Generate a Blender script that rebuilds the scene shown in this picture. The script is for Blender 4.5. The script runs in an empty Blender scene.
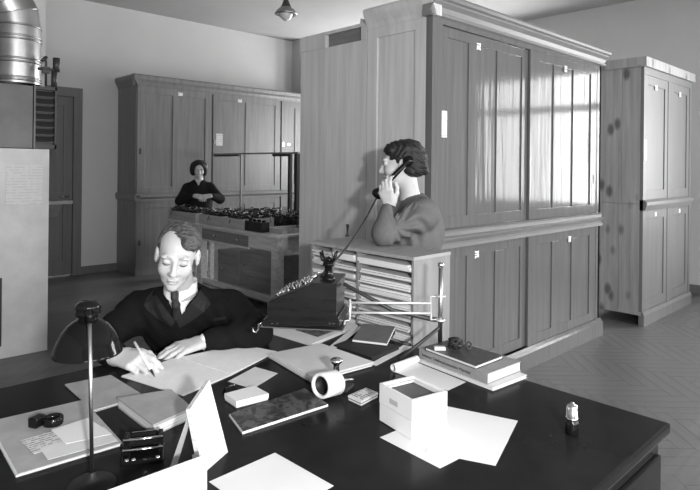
import bpy, bmesh, math, random
import numpy as np
from mathutils import Vector, Matrix
from mathutils.bvhtree import BVHTree
random.seed(7)
scene = bpy.context.scene
COL = scene.collection
# ------------------------------------------------------------------ camera
FPX, PX, PY, CAMH = 580.0, 350.0, 165.5, 1.5       # focal length and principal point in pixels of the 700x490 frame
ROLL, YAW = math.radians(0.6), math.radians(46.1)
FWD = Vector((math.cos(YAW), math.sin(YAW), 0)); RGT = Vector((math.sin(YAW), -math.cos(YAW), 0)); UP = Vector((0, 0, 1))
EYE = Vector((0, 0, CAMH))
cam_data = bpy.data.cameras.new('camera'); cam = bpy.data.objects.new('camera', cam_data); COL.objects.link(cam)
cam_data.sensor_width = 36.0; cam_data.lens = FPX / 700 * 36.0
cam_data.shift_y = -(245 - PY) / 700; cam_data.shift_x = 0
cam_data.clip_start = 0.02; cam_data.clip_end = 60
R3 = Matrix((RGT, UP, -FWD)).transposed()
cam.matrix_world = Matrix.Translation(EYE) @ (R3 @ Matrix.Rotation(ROLL, 3, 'Z')).to_4x4()
scene.camera = cam
# ------------------------------------------------------------------ light and exposure
scene.view_settings.view_transform = 'Standard'; scene.view_settings.look = 'None'
scene.view_settings.gamma = 1.0; scene.view_settings.use_curve_mapping = False
scene.view_settings.exposure = 0.4
scene.cycles.max_bounces = 7; scene.cycles.diffuse_bounces = 4; scene.cycles.glossy_bounces = 4
scene.cycles.transparent_max_bounces = 8; scene.cycles.caustics_reflective = False; scene.cycles.caustics_refractive = False
scene.cycles.sample_clamp_indirect = 6.0
world = bpy.data.worlds.new('overcast'); scene.world = world; world.use_nodes = True
world.node_tree.nodes['Background'].inputs[0].default_value = (0.85, 0.85, 0.85, 1)
world.node_tree.nodes['Background'].inputs[1].default_value = 1.0
def area(name, loc, direction, w, h, power, spread=180):
    L = bpy.data.lights.new(name, 'AREA'); L.shape = 'RECTANGLE'; L.size = w; L.size_y = h; L.energy = power
    L.spread = math.radians(spread)
    o = bpy.data.objects.new(name, L); COL.objects.link(o); o.location = loc
    o.rotation_euler = Vector(direction).to_track_quat('-Z', 'Z').to_euler()
    return o
# daylight standing in the windows (walls are at X=7.9 and Y=-3.2)
XR, YF, XL, YB, CEIL = 7.9, -3.2, -2.6, 8.14, 3.69
WIN_R = [(0.15, 1.9), (4.7, 1.6), (6.9, 1.6)]          # centre along Y, width: windows in the right wall
WIN_F = [(-1.5, 1.4), (0.6, 1.5), (3.2, 1.5), (5.8, 1.5)] # centre along X, width: unseen windows behind the camera, the first added to brighten the cabinet sides
for k, (c, w) in enumerate(WIN_R):
    area('daylight_right', (XR + 0.34, c, 1.92), (-1, 0, 0), w, 1.9, [280, 230, 270][k])
for k, (c, w) in enumerate(WIN_F):
    area('daylight_front', (c, YF - 0.34, 1.92), (0, 1, 0), w, 1.9, [130, 140, 150, 170][k])
FLOOD = Vector((-0.25, -1.0, 1.72))          # the photographer's flood lamp behind the camera
L = bpy.data.lights.new('flood_bulb', 'SPOT'); L.energy = 330; L.shadow_soft_size = 0.06; L.spot_size = math.radians(95); L.spot_blend = 0.6
o = bpy.data.objects.new('flood_bulb', L); COL.objects.link(o); o.location = FLOOD + Vector((0.05, 0.07, 0))
o.rotation_euler = (Vector((1.7, 1.75, 1.0)) - FLOOD).to_track_quat('-Z', 'Z').to_euler()
# ------------------------------------------------------------------ pixel helpers: a pixel gives a direction, a plane or a depth gives the place
def ray(x, y):
    u, v = (x - PX) / FPX, (y - PY) / FPX
    c, s = math.cos(ROLL), math.sin(ROLL)
    return FWD + RGT * (u * c + v * s) - UP * (-u * s + v * c)
def onz(x, y, h): d = ray(x, y); return EYE + d * ((h - CAMH) / d.z)
def onx(x, y, a): d = ray(x, y); return EYE + d * (a / d.x)
def ony(x, y, a): d = ray(x, y); return EYE + d * (a / d.y)
def dep(x, y, z): return EYE + ray(x, y) * z
# ------------------------------------------------------------------ materials
MATS = {}
def mat(name, g, rough=0.5, spec=0.5, metal=0.0, var=0.0, scale=8.0, stretch=(1, 1, 1), bump=0.0, bscale=None, coat=0.0, dark=None, knots=False, tint=0.0):
    if name in MATS: return MATS[name]
    m = bpy.data.materials.new(name); m.use_nodes = True
    nt = m.node_tree; b = nt.nodes['Principled BSDF']
    b.inputs['Base Color'].default_value = (g, g, g, 1)
    b.inputs['Roughness'].default_value = rough; b.inputs['Metallic'].default_value = metal
    b.inputs['Specular IOR Level'].default_value = spec
    b.inputs['Coat Weight'].default_value = coat; b.inputs['Coat Roughness'].default_value = 0.12
    if var or bump or knots:
        tc = nt.nodes.new('ShaderNodeTexCoord'); mp = nt.nodes.new('ShaderNodeMapping')
        mp.inputs['Scale'].default_value = stretch
        nt.links.new(tc.outputs['Object'], mp.inputs['Vector'])
        n = nt.nodes.new('ShaderNodeTexNoise'); n.inputs['Scale'].default_value = scale; n.inputs['Detail'].default_value = 5.0
        n.inputs['Roughness'].default_value = 0.6
        nt.links.new(mp.outputs[0], n.inputs['Vector'])
        r = nt.nodes.new('ShaderNodeValToRGB')
        lo, hi = max(0.0, g * (1 - var)), min(1.0, g * (1 + var))
        if dark is not None: lo = dark
        r.color_ramp.elements[0].position = 0.3; r.color_ramp.elements[1].position = 0.7
        r.color_ramp.elements[0].color = (lo, lo, lo, 1); r.color_ramp.elements[1].color = (hi, hi, hi, 1)
        nt.links.new(n.outputs['Fac'], r.inputs['Fac'])
        out = r.outputs['Color']
        if knots:
            mp2 = nt.nodes.new('ShaderNodeMapping'); mp2.inputs['Scale'].default_value = (1, 1, 0.55)
            nt.links.new(tc.outputs['Object'], mp2.inputs['Vector'])
            v = nt.nodes.new('ShaderNodeTexVoronoi'); v.inputs['Scale'].default_value = 7.0
            nt.links.new(mp2.outputs[0], v.inputs['Vector'])
            r2 = nt.nodes.new('ShaderNodeValToRGB'); r2.color_ramp.elements[0].position = 0.13; r2.color_ramp.elements[1].position = 0.30
            r2.color_ramp.elements[0].color = (0.35, 0.35, 0.35, 1); r2.color_ramp.elements[1].color = (1, 1, 1, 1)
            nt.links.new(v.outputs['Distance'], r2.inputs['Fac'])
            mx = nt.nodes.new('ShaderNodeMix'); mx.data_type = 'RGBA'; mx.blend_type = 'MULTIPLY'; mx.inputs['Factor'].default_value = 1.0
            nt.links.new(out, mx.inputs[6]); nt.links.new(r2.outputs['Color'], mx.inputs[7]); out = mx.outputs[2]
        if var or knots: nt.links.new(out, b.inputs['Base Color'])
        if bump:
            bp = nt.nodes.new('ShaderNodeBump'); bp.inputs['Strength'].default_value = bump; bp.inputs['Distance'].default_value = 0.01
            src = n
            if bscale:
                src = nt.nodes.new('ShaderNodeTexNoise'); src.inputs['Scale'].default_value = bscale; src.inputs['Detail'].default_value = 2.0
                nt.links.new(mp.outputs[0], src.inputs['Vector'])
            nt.links.new(src.outputs['Fac'], bp.inputs['Height']); nt.links.new(bp.outputs['Normal'], b.inputs['Normal'])
    MATS[name] = m
    return m
def lined(name, g, ink, pitch, duty=0.35, axis='Y', rough=0.7, breakup=18.0):
    """paper with rows of ruled or printed lines, ink broken into words by noise"""
    if name in MATS: return MATS[name]
    m = bpy.data.materials.new(name); m.use_nodes = True; nt = m.node_tree; b = nt.nodes['Principled BSDF']
    b.inputs['Roughness'].default_value = rough; b.inputs['Specular IOR Level'].default_value = 0.2
    tc = nt.nodes.new('ShaderNodeTexCoord'); sp = nt.nodes.new('ShaderNodeSeparateXYZ'); nt.links.new(tc.outputs['Object'], sp.inputs[0])
    d = nt.nodes.new('ShaderNodeMath'); d.operation = 'DIVIDE'; d.inputs[1].default_value = pitch; nt.links.new(sp.outputs[axis], d.inputs[0])
    f = nt.nodes.new('ShaderNodeMath'); f.operation = 'FRACT'; nt.links.new(d.outputs[0], f.inputs[0])
    l = nt.nodes.new('ShaderNodeMath'); l.operation = 'LESS_THAN'; l.inputs[1].default_value = duty; nt.links.new(f.outputs[0], l.inputs[0])
    n = nt.nodes.new('ShaderNodeTexNoise'); n.inputs['Scale'].default_value = breakup; nt.links.new(tc.outputs['Object'], n.inputs['Vector'])
    gt = nt.nodes.new('ShaderNodeMath'); gt.operation = 'GREATER_THAN'; gt.inputs[1].default_value = 0.47; nt.links.new(n.outputs['Fac'], gt.inputs[0])
    mu = nt.nodes.new('ShaderNodeMath'); mu.operation = 'MULTIPLY'; nt.links.new(l.outputs[0], mu.inputs[0]); nt.links.new(gt.outputs[0], mu.inputs[1])
    mx = nt.nodes.new('ShaderNodeMix'); mx.data_type = 'RGBA'
    mx.inputs[6].default_value = (g, g, g, 1); mx.inputs[7].default_value = (ink, ink, ink, 1)
    nt.links.new(mu.outputs[0], mx.inputs['Factor']); nt.links.new(mx.outputs[2], b.inputs['Base Color'])
    MATS[name] = m
    return m
GRAIN = (6, 6, 0.35)
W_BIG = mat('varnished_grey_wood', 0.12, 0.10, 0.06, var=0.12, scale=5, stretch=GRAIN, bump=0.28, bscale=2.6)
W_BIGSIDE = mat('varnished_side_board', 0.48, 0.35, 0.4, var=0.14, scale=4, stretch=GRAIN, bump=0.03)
W_TRIM = mat('varnished_moulding', 0.17, 0.38, 0.2, var=0.12, scale=6, stretch=(0.5, 5, 5))
W_BACK = mat('brown_cabinet_wood', 0.15, 0.33, 0.4, var=0.2, scale=4, stretch=GRAIN, bump=0.03)
W_FAR = mat('bare_pine_board', 0.27, 0.45, 0.35, var=0.25, scale=3, stretch=(7, 7, 0.4), knots=True)
W_FARD = mat('pine_door', 0.15, 0.4, 0.2, var=0.1, scale=4, stretch=GRAIN)
W_PALE = mat('pale_plywood', 0.28, 0.5, 0.3, var=0.12, scale=5, stretch=(1, 5, 5))
W_PALEV = mat('pale_plywood_side', 0.21, 0.5, 0.3, var=0.14, scale=5, stretch=(5, 5, 0.8))
W_TABLE = mat('worn_table_wood', 0.46, 0.45, 0.35, var=0.25, scale=5, stretch=(6, 0.6, 6))
W_CRATE = mat('crate_board', 0.17, 0.55, 0.3, var=0.2, scale=5, stretch=(5, 0.5, 5))
W_TRAY = mat('tray_board', 0.30, 0.5, 0.3, var=0.2, scale=5, stretch=(5, 0.5, 5))
W_DOOR = mat('dark_painted_door', 0.12, 0.4, 0.4, var=0.12, scale=3, stretch=GRAIN)
BLACKWOOD = mat('black_polished_wood', 0.014, 0.20, 0.05, var=0.2, scale=9, stretch=(1, 1, 1), bump=0.012)
PHONEWOOD = mat('dark_telephone_case', 0.011, 0.25, 0.35, var=0.35, scale=6, stretch=(1, 1, 7))
PLASTER = mat('light_plaster', 0.46, 0.9, 0.1, var=0.05, scale=1.2, bump=0.02)
CEILM = mat('ceiling_plaster', 0.38, 0.95, 0.05, var=0.05, scale=1.0)
STOVEM = mat('whitewashed_masonry', 0.50, 0.85, 0.1, var=0.13, scale=3.5, bump=0.06)
FLOORM = mat('oak_parquet', 0.11, 0.40, 0.5, var=0.22, scale=3, stretch=(0.6, 6, 1))
FLOORB = mat('parquet_joint', 0.04, 0.6, 0.2)
TIN = mat('galvanised_sheet', 0.38, 0.34, 0.5, metal=1.0, var=0.2, scale=6)
TINBOX = mat('dull_sheet_steel', 0.07, 0.42, 0.5, metal=0.8, var=0.2, scale=5)
CHROME = mat('bright_nickel', 0.75, 0.16, 0.5, metal=1.0)
STEEL = mat('dull_steel', 0.35, 0.35, 0.5, metal=1.0)
BLACK = mat('black_enamel', 0.006, 0.09, 0.22)
BLACKM = mat('black_matt', 0.014, 0.55, 0.3)
NICKEL = mat('pale_nickel_plate', 0.72, 0.25, 0.5, metal=0.55)
IRON = mat('dark_iron', 0.03, 0.45, 0.4)
WHITE = mat('white_paper', 0.68, 0.75, 0.15)
PAPER = mat('soft_white_paper', 0.58, 0.75, 0.15, var=0.05, scale=14)
BUFF = mat('buff_folder_card', 0.42, 0.7, 0.2, var=0.07, scale=12)
BUFFL = mat('pale_folder_card', 0.60, 0.7, 0.2, var=0.06, scale=12)
BUFFD = mat('worn_folder_card', 0.33, 0.7, 0.2, var=0.12, scale=14)
GREYC = mat('grey_board', 0.10, 0.5, 0.3, var=0.12, scale=20)
SKIN = mat('skin', 0.44, 0.48, 0.35, var=0.05, scale=30)
SUIT = mat('black_suit_wool', 0.008, 0.9, 0.08, var=0.3, scale=120)
TWEED = mat('grey_tweed', 0.115, 0.9, 0.1, var=0.12, scale=160, bump=0.1)
HAIRD = mat('dark_hair', 0.014, 0.55, 0.3, var=0.7, scale=30, stretch=(1, 1, 3), bump=0.5)
HAIRF = mat('fair_hair', 0.06, 0.36, 0.5, var=0.75, scale=60, stretch=(1, 1, 4), bump=0.7)
# ------------------------------------------------------------------ mesh collector
ORG = {}
class MB:
    def __init__(self): self.v = []; self.f = []; self.sm = []
    def add(self, vs, fs, smooth=False):
        n = len(self.v); self.v += [Vector(p) for p in vs]; self.f += [tuple(i + n for i in f) for f in fs]; self.sm += [smooth] * len(fs); return self
    def box(self, a, b, M=None):
        x0, y0, z0 = a; x1, y1, z1 = b
        vs = [(x0,y0,z0),(x1,y0,z0),(x1,y1,z0),(x0,y1,z0),(x0,y0,z1),(x1,y0,z1),(x1,y1,z1),(x0,y1,z1)]
        if M is not None: vs = [M @ Vector(p) for p in vs]
        return self.add(vs, [(3,2,1,0),(4,5,6,7),(0,1,5,4),(1,2,6,5),(2,3,7,6),(3,0,4,7)])
    def cbox(self, a, b, c=0.003, M=None):
        """box with chamfered edges"""
        bm = bmesh.new(); bmesh.ops.create_cube(bm, size=1)
        for v in bm.verts: v.co = Vector([a[i] + (v.co[i] + .5) * (b[i] - a[i]) for i in range(3)])
        bmesh.ops.bevel(bm, geom=bm.edges[:], offset=c, segments=2, affect='EDGES', profile=0.6)
        bm.normal_update()
        vs = [(M @ v.co if M is not None else v.co.copy()) for v in bm.verts]
        self.add(vs, [tuple(v.index for v in f.verts) for f in bm.faces]); bm.free(); return self
    def prism(self, base, top):
        """two matching rings of points"""
        n = len(base)
        fs = [tuple(reversed(range(n))), tuple(range(n, 2 * n))] + [(i, (i + 1) % n, n + (i + 1) % n, n + i) for i in range(n)]
        return self.add(list(base) + list(top), fs)
    def slab(self, pts, t):
        pts = [Vector(p) for p in pts]
        nrm = (pts[1] - pts[0]).cross(pts[2] - pts[0])
        if nrm.z < 0: pts = pts[::-1]
        return self.prism(pts, [p + Vector((0, 0, t)) for p in pts])
    def tube(self, pts, r, n=10, closed=False, caps=True):
        pts = [Vector(p) for p in pts]; rs = r if isinstance(r, (list, tuple)) else [r] * len(pts)
        k = len(pts); vs = []; fs = []; prev = None
        for i, p in enumerate(pts):
            t = (pts[(i + 1) % k] - pts[i - 1]) if closed else (pts[min(i + 1, k - 1)] - pts[max(i - 1, 0)])
            t.normalize()
            if prev is None:
                a = t.orthogonal().normalized()
            else:
                a = prev - t * prev.dot(t); a.normalize()
            prev = a; b = t.cross(a)
            for j in range(n):
                w = 2 * math.pi * j / n; vs.append(p + (a * math.cos(w) + b * math.sin(w)) * rs[i])
        for i in range(k if closed else k - 1):
            for j in range(n):
                q = (i + 1) % k; fs.append((i*n+j, i*n+(j+1)%n, q*n+(j+1)%n, q*n+j))
        self.add(vs, fs, True)
        if caps and not closed:
            m = len(self.v) - len(vs)
            self.f += [tuple(m + j for j in reversed(range(n))), tuple(m + (k-1)*n + j for j in range(n))]; self.sm += [False, False]
        return self
    def lathe(self, prof, c=(0, 0, 0), axis=(0, 0, 1), n=28, smooth=True):
        """prof: list of (radius, height) along the axis"""
        c = Vector(c); t = Vector(axis).normalized(); a = t.orthogonal().normalized(); b = t.cross(a); vs = []; fs = []
        for (r, h) in prof:
            for j in range(n):
                w = 2 * math.pi * j / n; vs.append(c + t * h + (a * math.cos(w) + b * math.sin(w)) * max(r, 1e-4))
        for i in range(len(prof) - 1):
            for j in range(n): fs.append((i*n+j, i*n+(j+1)%n, (i+1)*n+(j+1)%n, (i+1)*n+j))
        return self.add(vs, fs, smooth)
    def xform(self, M): self.v = [M @ p for p in self.v]; return self
def obj(name, mb, m, parent=None, local=False):
    """links one mesh object; vertices are world points unless local"""
    off = Vector() if (parent is None or local) else ORG[parent.name]
    if parent is None and not local:
        xs = [p.x for p in mb.v]; ys = [p.y for p in mb.v]; off = Vector(((min(xs)+max(xs))/2, (min(ys)+max(ys))/2, min(p.z for p in mb.v)))
    me = bpy.data.meshes.new(name); me.from_pydata([tuple(p - off) for p in mb.v], [], mb.f); me.validate(); me.update()
    if len(mb.sm) == len(me.polygons): me.polygons.foreach_set('use_smooth', mb.sm)
    me.materials.append(m)
    o = bpy.data.objects.new(name, me); COL.objects.link(o)
    if parent is not None: o.parent = parent; ORG[o.name] = ORG[parent.name]
    else:
        ORG[o.name] = off.copy()
        if not local: o.location = off
    return o
def tag(o, label, cat, group=None, kind=None):
    o['label'] = label; o['category'] = cat
    if group: o['group'] = group
    if kind: o['kind'] = kind
    return o
def thing(name, label, cat, loc, group=None):
    o = bpy.data.objects.new(name, None); COL.objects.link(o); o.location = loc; o.empty_display_size = 0.05
    ORG[o.name] = Vector(loc); return tag(o, label, cat, group)
def struct(name, mb, m, parent=None):
    o = obj(name, mb, m, parent)
    if parent is None: o['kind'] = 'structure'
    return o
def boxo(name, a, b, m, parent=None, c=0.0):
    mb = MB(); (mb.cbox(a, b, c) if c else mb.box(a, b)); return obj(name, mb, m, parent)
def smoothall(o):
    o.data.polygons.foreach_set('use_smooth', [True] * len(o.data.polygons)); return o
ORD = ['top', 'second', 'third', 'fourth', 'fifth', 'sixth', 'seventh', 'eighth', 'ninth', 'tenth']
# ================================================================== the room
def wall_with_holes(name, fixed, axis, lo, hi, holes, t):
    """wall slab on plane axis=fixed, thickness t outwards, with rectangular holes (c, w, z0, z1)"""
    mb = MB(); holes = sorted(holes)
    def seg(a, b, z0, z1):
        if b - a < 1e-4 or z1 - z0 < 1e-4: return
        if axis == 'x': mb.box((min(fixed, fixed+t), a, z0), (max(fixed, fixed+t), b, z1))
        else: mb.box((a, min(fixed, fixed+t), z0), (b, max(fixed, fixed+t), z1))
    p = lo
    for (c, w, z0, z1) in holes:
        seg(p, c - w/2, 0, CEIL); seg(c - w/2, c + w/2, 0, z0); seg(c - w/2, c + w/2, z1, CEIL); p = c + w/2
    seg(p, hi, 0, CEIL)
    return struct(name, mb, PLASTER)
WZ0, WZ1 = 0.95, 2.88
wall_with_holes('wall_right', XR, 'x', YF, YB, [(c, w, WZ0, WZ1) for c, w in WIN_R], 0.25)
wall_with_holes('wall_front', YF, 'y', XL, XR, [(c, w, WZ0, WZ1) for c, w in WIN_F], -0.25)
wall_with_holes('wall_left', XL, 'x', YF, YB, [], -0.2)
DX0, DX1, DZ = 1.90, 2.79, 2.475
wall_with_holes('wall_back', YB, 'y', XL, XR, [((DX0+DX1)/2, DX1-DX0, 0.0, DZ)], 0.2)
mb = MB(); mb.box((XL-.2, YF-.25, CEIL), (XR+.25, YB+.2, CEIL+.2)); struct('ceiling', mb, CEILM)
mb = MB(); mb.box((6.38, YB-.30, 0), (6.9, YB, CEIL)); struct('trim_1', mb, PLASTER)      # pier on the back wall
mb = MB(); mb.box((0.55, 5.32, 0), (1.535, 5.9, CEIL)); struct('trim_2', mb, PLASTER)      # chimney breast behind the stove
mb = MB(); mb.box((DX1+.02, YB-.02, 0), (6.38, YB, .10)); struct('baseboard_back', mb, W_DOOR)
mb = MB(); mb.box((XR-.02, YF, 0), (XR, YB, .10)); struct('baseboard_right', mb, W_DOOR)
# parquet laid herringbone, diagonal to the walls
mb = MB(); mb.box((XL-.2, YF-.25, -.22), (XR+.25, YB+.2, -.012)); floor = struct('floor', mb, FLOORB)
BL, BW, GAP = 0.54, 0.09, 0.002
blk = MB(); blk.box((GAP/2, GAP/2, -.012), (BL-GAP/2, BW-GAP/2, 0.0))
bme = bpy.data.meshes.new('parquet_block'); bme.from_pydata([tuple(p) for p in blk.v], [], blk.f); bme.materials.append(FLOORM)
ang = YAW - math.pi/4
Rz = Matrix.Rotation(math.radians(1.1) + math.pi/4, 3, 'Z')
cands = []
nr = int(BL / BW)
def unproj(p):
    d = Vector((p.x, p.y, 0)) - EYE; z = d.dot(FWD)
    return (PX + FPX * d.dot(RGT) / max(z, .01), PY - FPX * d.z / max(z, .01), z)
for i in range(-200, 200):
    for j in range(-40, 40):
        # herringbone lattice
        for k in (0, 1):
            ox = i * BW + j * 2 * BL * 0.5 * 2; oy = i * BW
            if k == 0: p = Vector((ox, oy, 0)); r = 0.0
            else: p = Vector((ox + BL + BW, oy - BL + BW, 0)); r = math.pi / 2
            w = Rz @ p + Vector((3.5, 1.2, 0)); c = w + Rz @ (Matrix.Rotation(r, 3, 'Z') @ Vector((BL/2, BW/2, 0)))
            if XL - .1 < c.x < XR + .1 and YF - .1 < c.y < YB + .1: cands.append((w, r, c))
vis = []
for q, (w, r, c) in enumerate(cands):
    px, py, z = unproj(c)
    if z > 0.5 and 520 < px < 712 and 325 < py < 440 and (c.x > 1.75 or c.y < .5) and not (2.8 < c.x < 5.3 and c.y > 2.25): vis.append((z, q))
near = set(q for z, q in sorted(vis)[:290])
rest = MB()
for q, (w, r, c) in enumerate(cands):
    M = Matrix.Translation(w) @ (Rz @ Matrix.Rotation(r, 3, 'Z')).to_4x4()
    if q in near:
        b = bpy.data.objects.new("parquet_block", bme); COL.objects.link(b); b.parent = floor; b.matrix_parent_inverse = Matrix.Identity(4); b.matrix_local = Matrix.Translation(-ORG["floor"]) @ M
    else:
        rest.add([M @ p for p in blk.v], blk.f)
ro = obj('parquet', rest, FLOORM, floor); ro['kind'] = 'stuff'
# windows (out of frame, they light the room and show in the varnish)
GLASS = bpy.data.materials.new('window_glass'); GLASS.use_nodes = True
nt = GLASS.node_tree; nt.nodes.clear()
go = nt.nodes.new('ShaderNodeOutputMaterial'); gm = nt.nodes.new('ShaderNodeMixShader'); gt = nt.nodes.new('ShaderNodeBsdfTransparent'); gg = nt.nodes.new('ShaderNodeBsdfGlossy')
gt.inputs[0].default_value = (.93, .93, .93, 1); gg.inputs['Roughness'].default_value = 0.02; gm.inputs[0].default_value = 0.06
nt.links.new(gt.outputs[0], gm.inputs[1]); nt.links.new(gg.outputs[0], gm.inputs[2]); nt.links.new(gm.outputs[0], go.inputs[0])
SASH = mat('white_sash_paint', 0.5, 0.4, 0.4)
wn = 0
for wall, lst in (('r', WIN_R), ('f', WIN_F)):
    for (c, w) in lst:
        wn += 1
        def bx(mb, u0, u1, z0, z1, d0, d1):
            if wall == 'r': mb.box((XR + d0, c + u0, z0), (XR + d1, c + u1, z1))
            else: mb.box((c + u0, YF - d1, z0), (c + u1, YF - d0, z1))
        mb = MB(); fw_ = .055; h = w / 2
        bx(mb, -h, -h+fw_, WZ0, WZ1, .1, .17); bx(mb, h-fw_, h, WZ0, WZ1, .1, .17)
        bx(mb, -h, h, WZ0, WZ0+fw_, .1, .17); bx(mb, -h, h, WZ1-fw_, WZ1, .1, .17)
        bx(mb, -h, h, 2.30, 2.40, .1, .17); bx(mb, -.04, .04, WZ0, WZ1, .1, .17)
        wo = struct('window_%d' % wn, mb, SASH)
        for (u0, u1) in ((-h+fw_, -.04), (.04, h-fw_)):
            for (z0, z1) in ((WZ0+fw_, 2.30), (2.40, WZ1-fw_)):
                g = MB(); bx(g, u0, u1, z0, z1, .13, .134); obj('pane', g, GLASS, wo)
        s = MB(); bx(s, -h-.05, h+.05, WZ0-.04, WZ0, -.12, .1); obj('window_sill', s, SASH, wo)
# door in the back wall
mb = MB()
mb.box((DX0-.02, YB-.03, 0), (DX0+.09, YB+.1, DZ-.1)); mb.box((DX1-.09, YB-.03, 0), (DX1+.02, YB+.1, DZ-.1)); mb.box((DX0-.02, YB-.03, DZ-.1), (DX1+.02, YB+.1, DZ+.02))
door = struct('door_1', mb, W_DOOR)
dl = MB(); y0, y1 = YB+.02, YB+.06
for (a, b) in ((DX0+.09, DX0+.20), (DX0+.37, DX0+.47), (DX1-.20, DX1-.09)): dl.box((a, y0, .01), (b, y1, DZ-.101))
for (a, b) in ((.01, .2), (.95, 1.1), (DZ-.22, DZ-.102)): dl.box((DX0+.091, y0+.001, a), (DX1-.091, y1-.001, b))
leaf = obj('door_leaf', dl, W_DOOR, door)
for (a, b) in ((DX0+.20, DX0+.37), (DX0+.47, DX1-.20)):
    for (z0, z1) in ((.2, .95), (1.1, DZ-.22)): boxo('panel', (a, y0+.018, z0), (b, y1-.003, z1), W_DOOR, leaf)
mb = MB(); mb.tube([(DX1-.15, y0, 1.05), (DX1-.15, y0-.05, 1.05), (DX1-.26, y0-.055, 1.05)], .009); obj('door_handle', mb, STEEL, door)
# ================================================================== cabinets
def panel_door(parent, x0, x1, z0, z1, y, stile, rail, npan, mull, m, mp=None, depth=.022, rec=.010):
    """door in a plane facing -Y: frame mesh with recessed panels as children"""
    mb = MB(); mb.cbox((x0, y, z0), (x0+stile, y+depth, z1), .002); mb.cbox((x1-stile, y, z0), (x1, y+depth, z1), .002)
    mb.cbox((x0+stile, y, z0), (x1-stile, y+depth, z0+rail), .002); mb.cbox((x0+stile, y, z1-rail), (x1-stile, y+depth, z1), .002)
    w = (x1 - x0 - 2*stile - (npan-1)*mull) / npan
    for i in range(1, npan):
        a = x0 + stile + i*w + (i-1)*mull; mb.cbox((a, y, z0+rail), (a+mull, y+depth, z1-rail), .002)
    d = obj('door', mb, m, parent)
    for i in range(npan):
        a = x0 + stile + i*(w+mull)
        p = MB(); e = .012
        p.prism([(a, y+rec, z0+rail), (a+w, y+rec, z0+rail), (a+w, y+rec, z1-rail), (a, y+rec, z1-rail)][::-1],
                [(a+e, y+rec+.004, z0+rail+e), (a+w-e, y+rec+.004, z0+rail+e), (a+w-e, y+rec+.004, z1-rail-e), (a+e, y+rec+.004, z1-rail-e)][::-1])
        obj('panel', p, mp or m, d)
    return d
def profile_x(name, prof, x0, x1, m, parent, ymax):
    """moulding running along X: prof is a list of (y, z) outline points"""
    mb = MB(); mb.prism([(x0, y, z) for y, z in prof], [(x1, y, z) for y, z in prof]); return obj(name, mb, m, parent)
def profile_y(name, prof, y0, y1, m, parent):
    mb = MB(); mb.prism([(x, y0, z) for x, z in prof][::-1], [(x, y1, z) for x, z in prof][::-1]); return obj(name, mb, m, parent)
def card(parent, x, z, y, w=.045, h=.045, m=WHITE, name='number_card'):
    return boxo(name, (x-w/2, y-.002, z-h/2), (x+w/2, y, z+h/2), m, parent)
CARDM = lined('number_card_print', .75, .12, .016, .45, 'Z', breakup=60)
NOTEM = lined('typed_notice', .70, .35, .012, .4, 'Z', breakup=60)
# ---- the large sliding-door cabinet
CX0, CX1, CY0, CY1 = 2.81, 5.255, 2.205, 2.76
big = thing('sliding_door_cabinet', 'huge glossy grey cabinet with four sliding doors reflecting the window, behind the telephoning woman', 'cabinet', ((CX0+CX1)/2, (CY0+CY1)/2, 0))
mb = MB(); fy = CY0 + .045
mb.box((CX0+.06, CY1-.02, .12), (CX1, CY1, 2.42)); mb.box((CX1-.03, CY0, .12), (CX1, CY1, 2.42)); mb.box((CX0+.03, fy+.03, 2.40), (CX1, CY1, 2.43))
mb.box((CX0+.03, fy+.03, .10), (CX1, CY1, .14)); mb.box((CX0+.03, CY0+.02, 1.0), (CX1-.03, CY1, 1.09)); mb.box((CX0+.03, fy+.05, .14), (CX1-.03, CY1-.02, 2.40))
obj('carcass', mb, W_BACK, big)
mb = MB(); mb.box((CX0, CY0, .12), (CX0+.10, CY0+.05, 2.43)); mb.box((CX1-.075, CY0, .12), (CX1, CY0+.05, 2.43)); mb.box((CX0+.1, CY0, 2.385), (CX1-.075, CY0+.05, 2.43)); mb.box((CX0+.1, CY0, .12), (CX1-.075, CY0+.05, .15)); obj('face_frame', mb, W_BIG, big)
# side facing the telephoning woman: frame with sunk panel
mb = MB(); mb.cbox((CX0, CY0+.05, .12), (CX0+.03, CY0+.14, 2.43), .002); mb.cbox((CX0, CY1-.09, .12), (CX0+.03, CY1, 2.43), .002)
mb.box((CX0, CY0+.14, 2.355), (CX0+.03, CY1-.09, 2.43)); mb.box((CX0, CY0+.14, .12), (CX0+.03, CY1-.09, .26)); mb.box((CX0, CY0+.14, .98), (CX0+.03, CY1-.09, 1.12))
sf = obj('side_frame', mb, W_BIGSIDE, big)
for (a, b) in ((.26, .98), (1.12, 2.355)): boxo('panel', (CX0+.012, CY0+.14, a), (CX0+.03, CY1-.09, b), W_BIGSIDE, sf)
# cornice and waist rail
co = [(CY0+.05, 2.42), (CY0-.004, 2.42), (CY0-.018, 2.428), (CY0-.018, 2.442), (CY0-.006, 2.45), (CY0-.02, 2.478), (CY0-.045, 2.50), (CY0-.045, 2.512), (CY0-.062, 2.52), (CY0-.072, 2.535), (CY0-.062, 2.552), (CY0+.05, 2.552)]
profile_x('cornice', co[::-1], CX0-.035, CX1+.06, W_TRIM, big, 0)
cs = [(CX0+.05, 2.42), (CX0-.004, 2.42), (CX0-.012, 2.45), (CX0-.04, 2.50), (CX0-.05, 2.535), (CX0-.04, 2.552), (CX0+.05, 2.552)]
profile_y('side_cornice', cs, CY0-.03, CY1, W_BIGSIDE, big)
boxo('cabinet_top', (CX0+.04, CY0+.04, 2.43), (CX1, CY1, 2.55), W_BACK, big)
wr = [(CY0+.04, .985), (CY0-.022, .985), (CY0-.022, 1.005), (CY0-.008, 1.018), (CY0-.03, 1.04), (CY0-.036, 1.055), (CY0-.012, 1.062), (CY0-.012, 1.085), (CY0-.02, 1.10), (CY0+.04, 1.108)]
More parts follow.
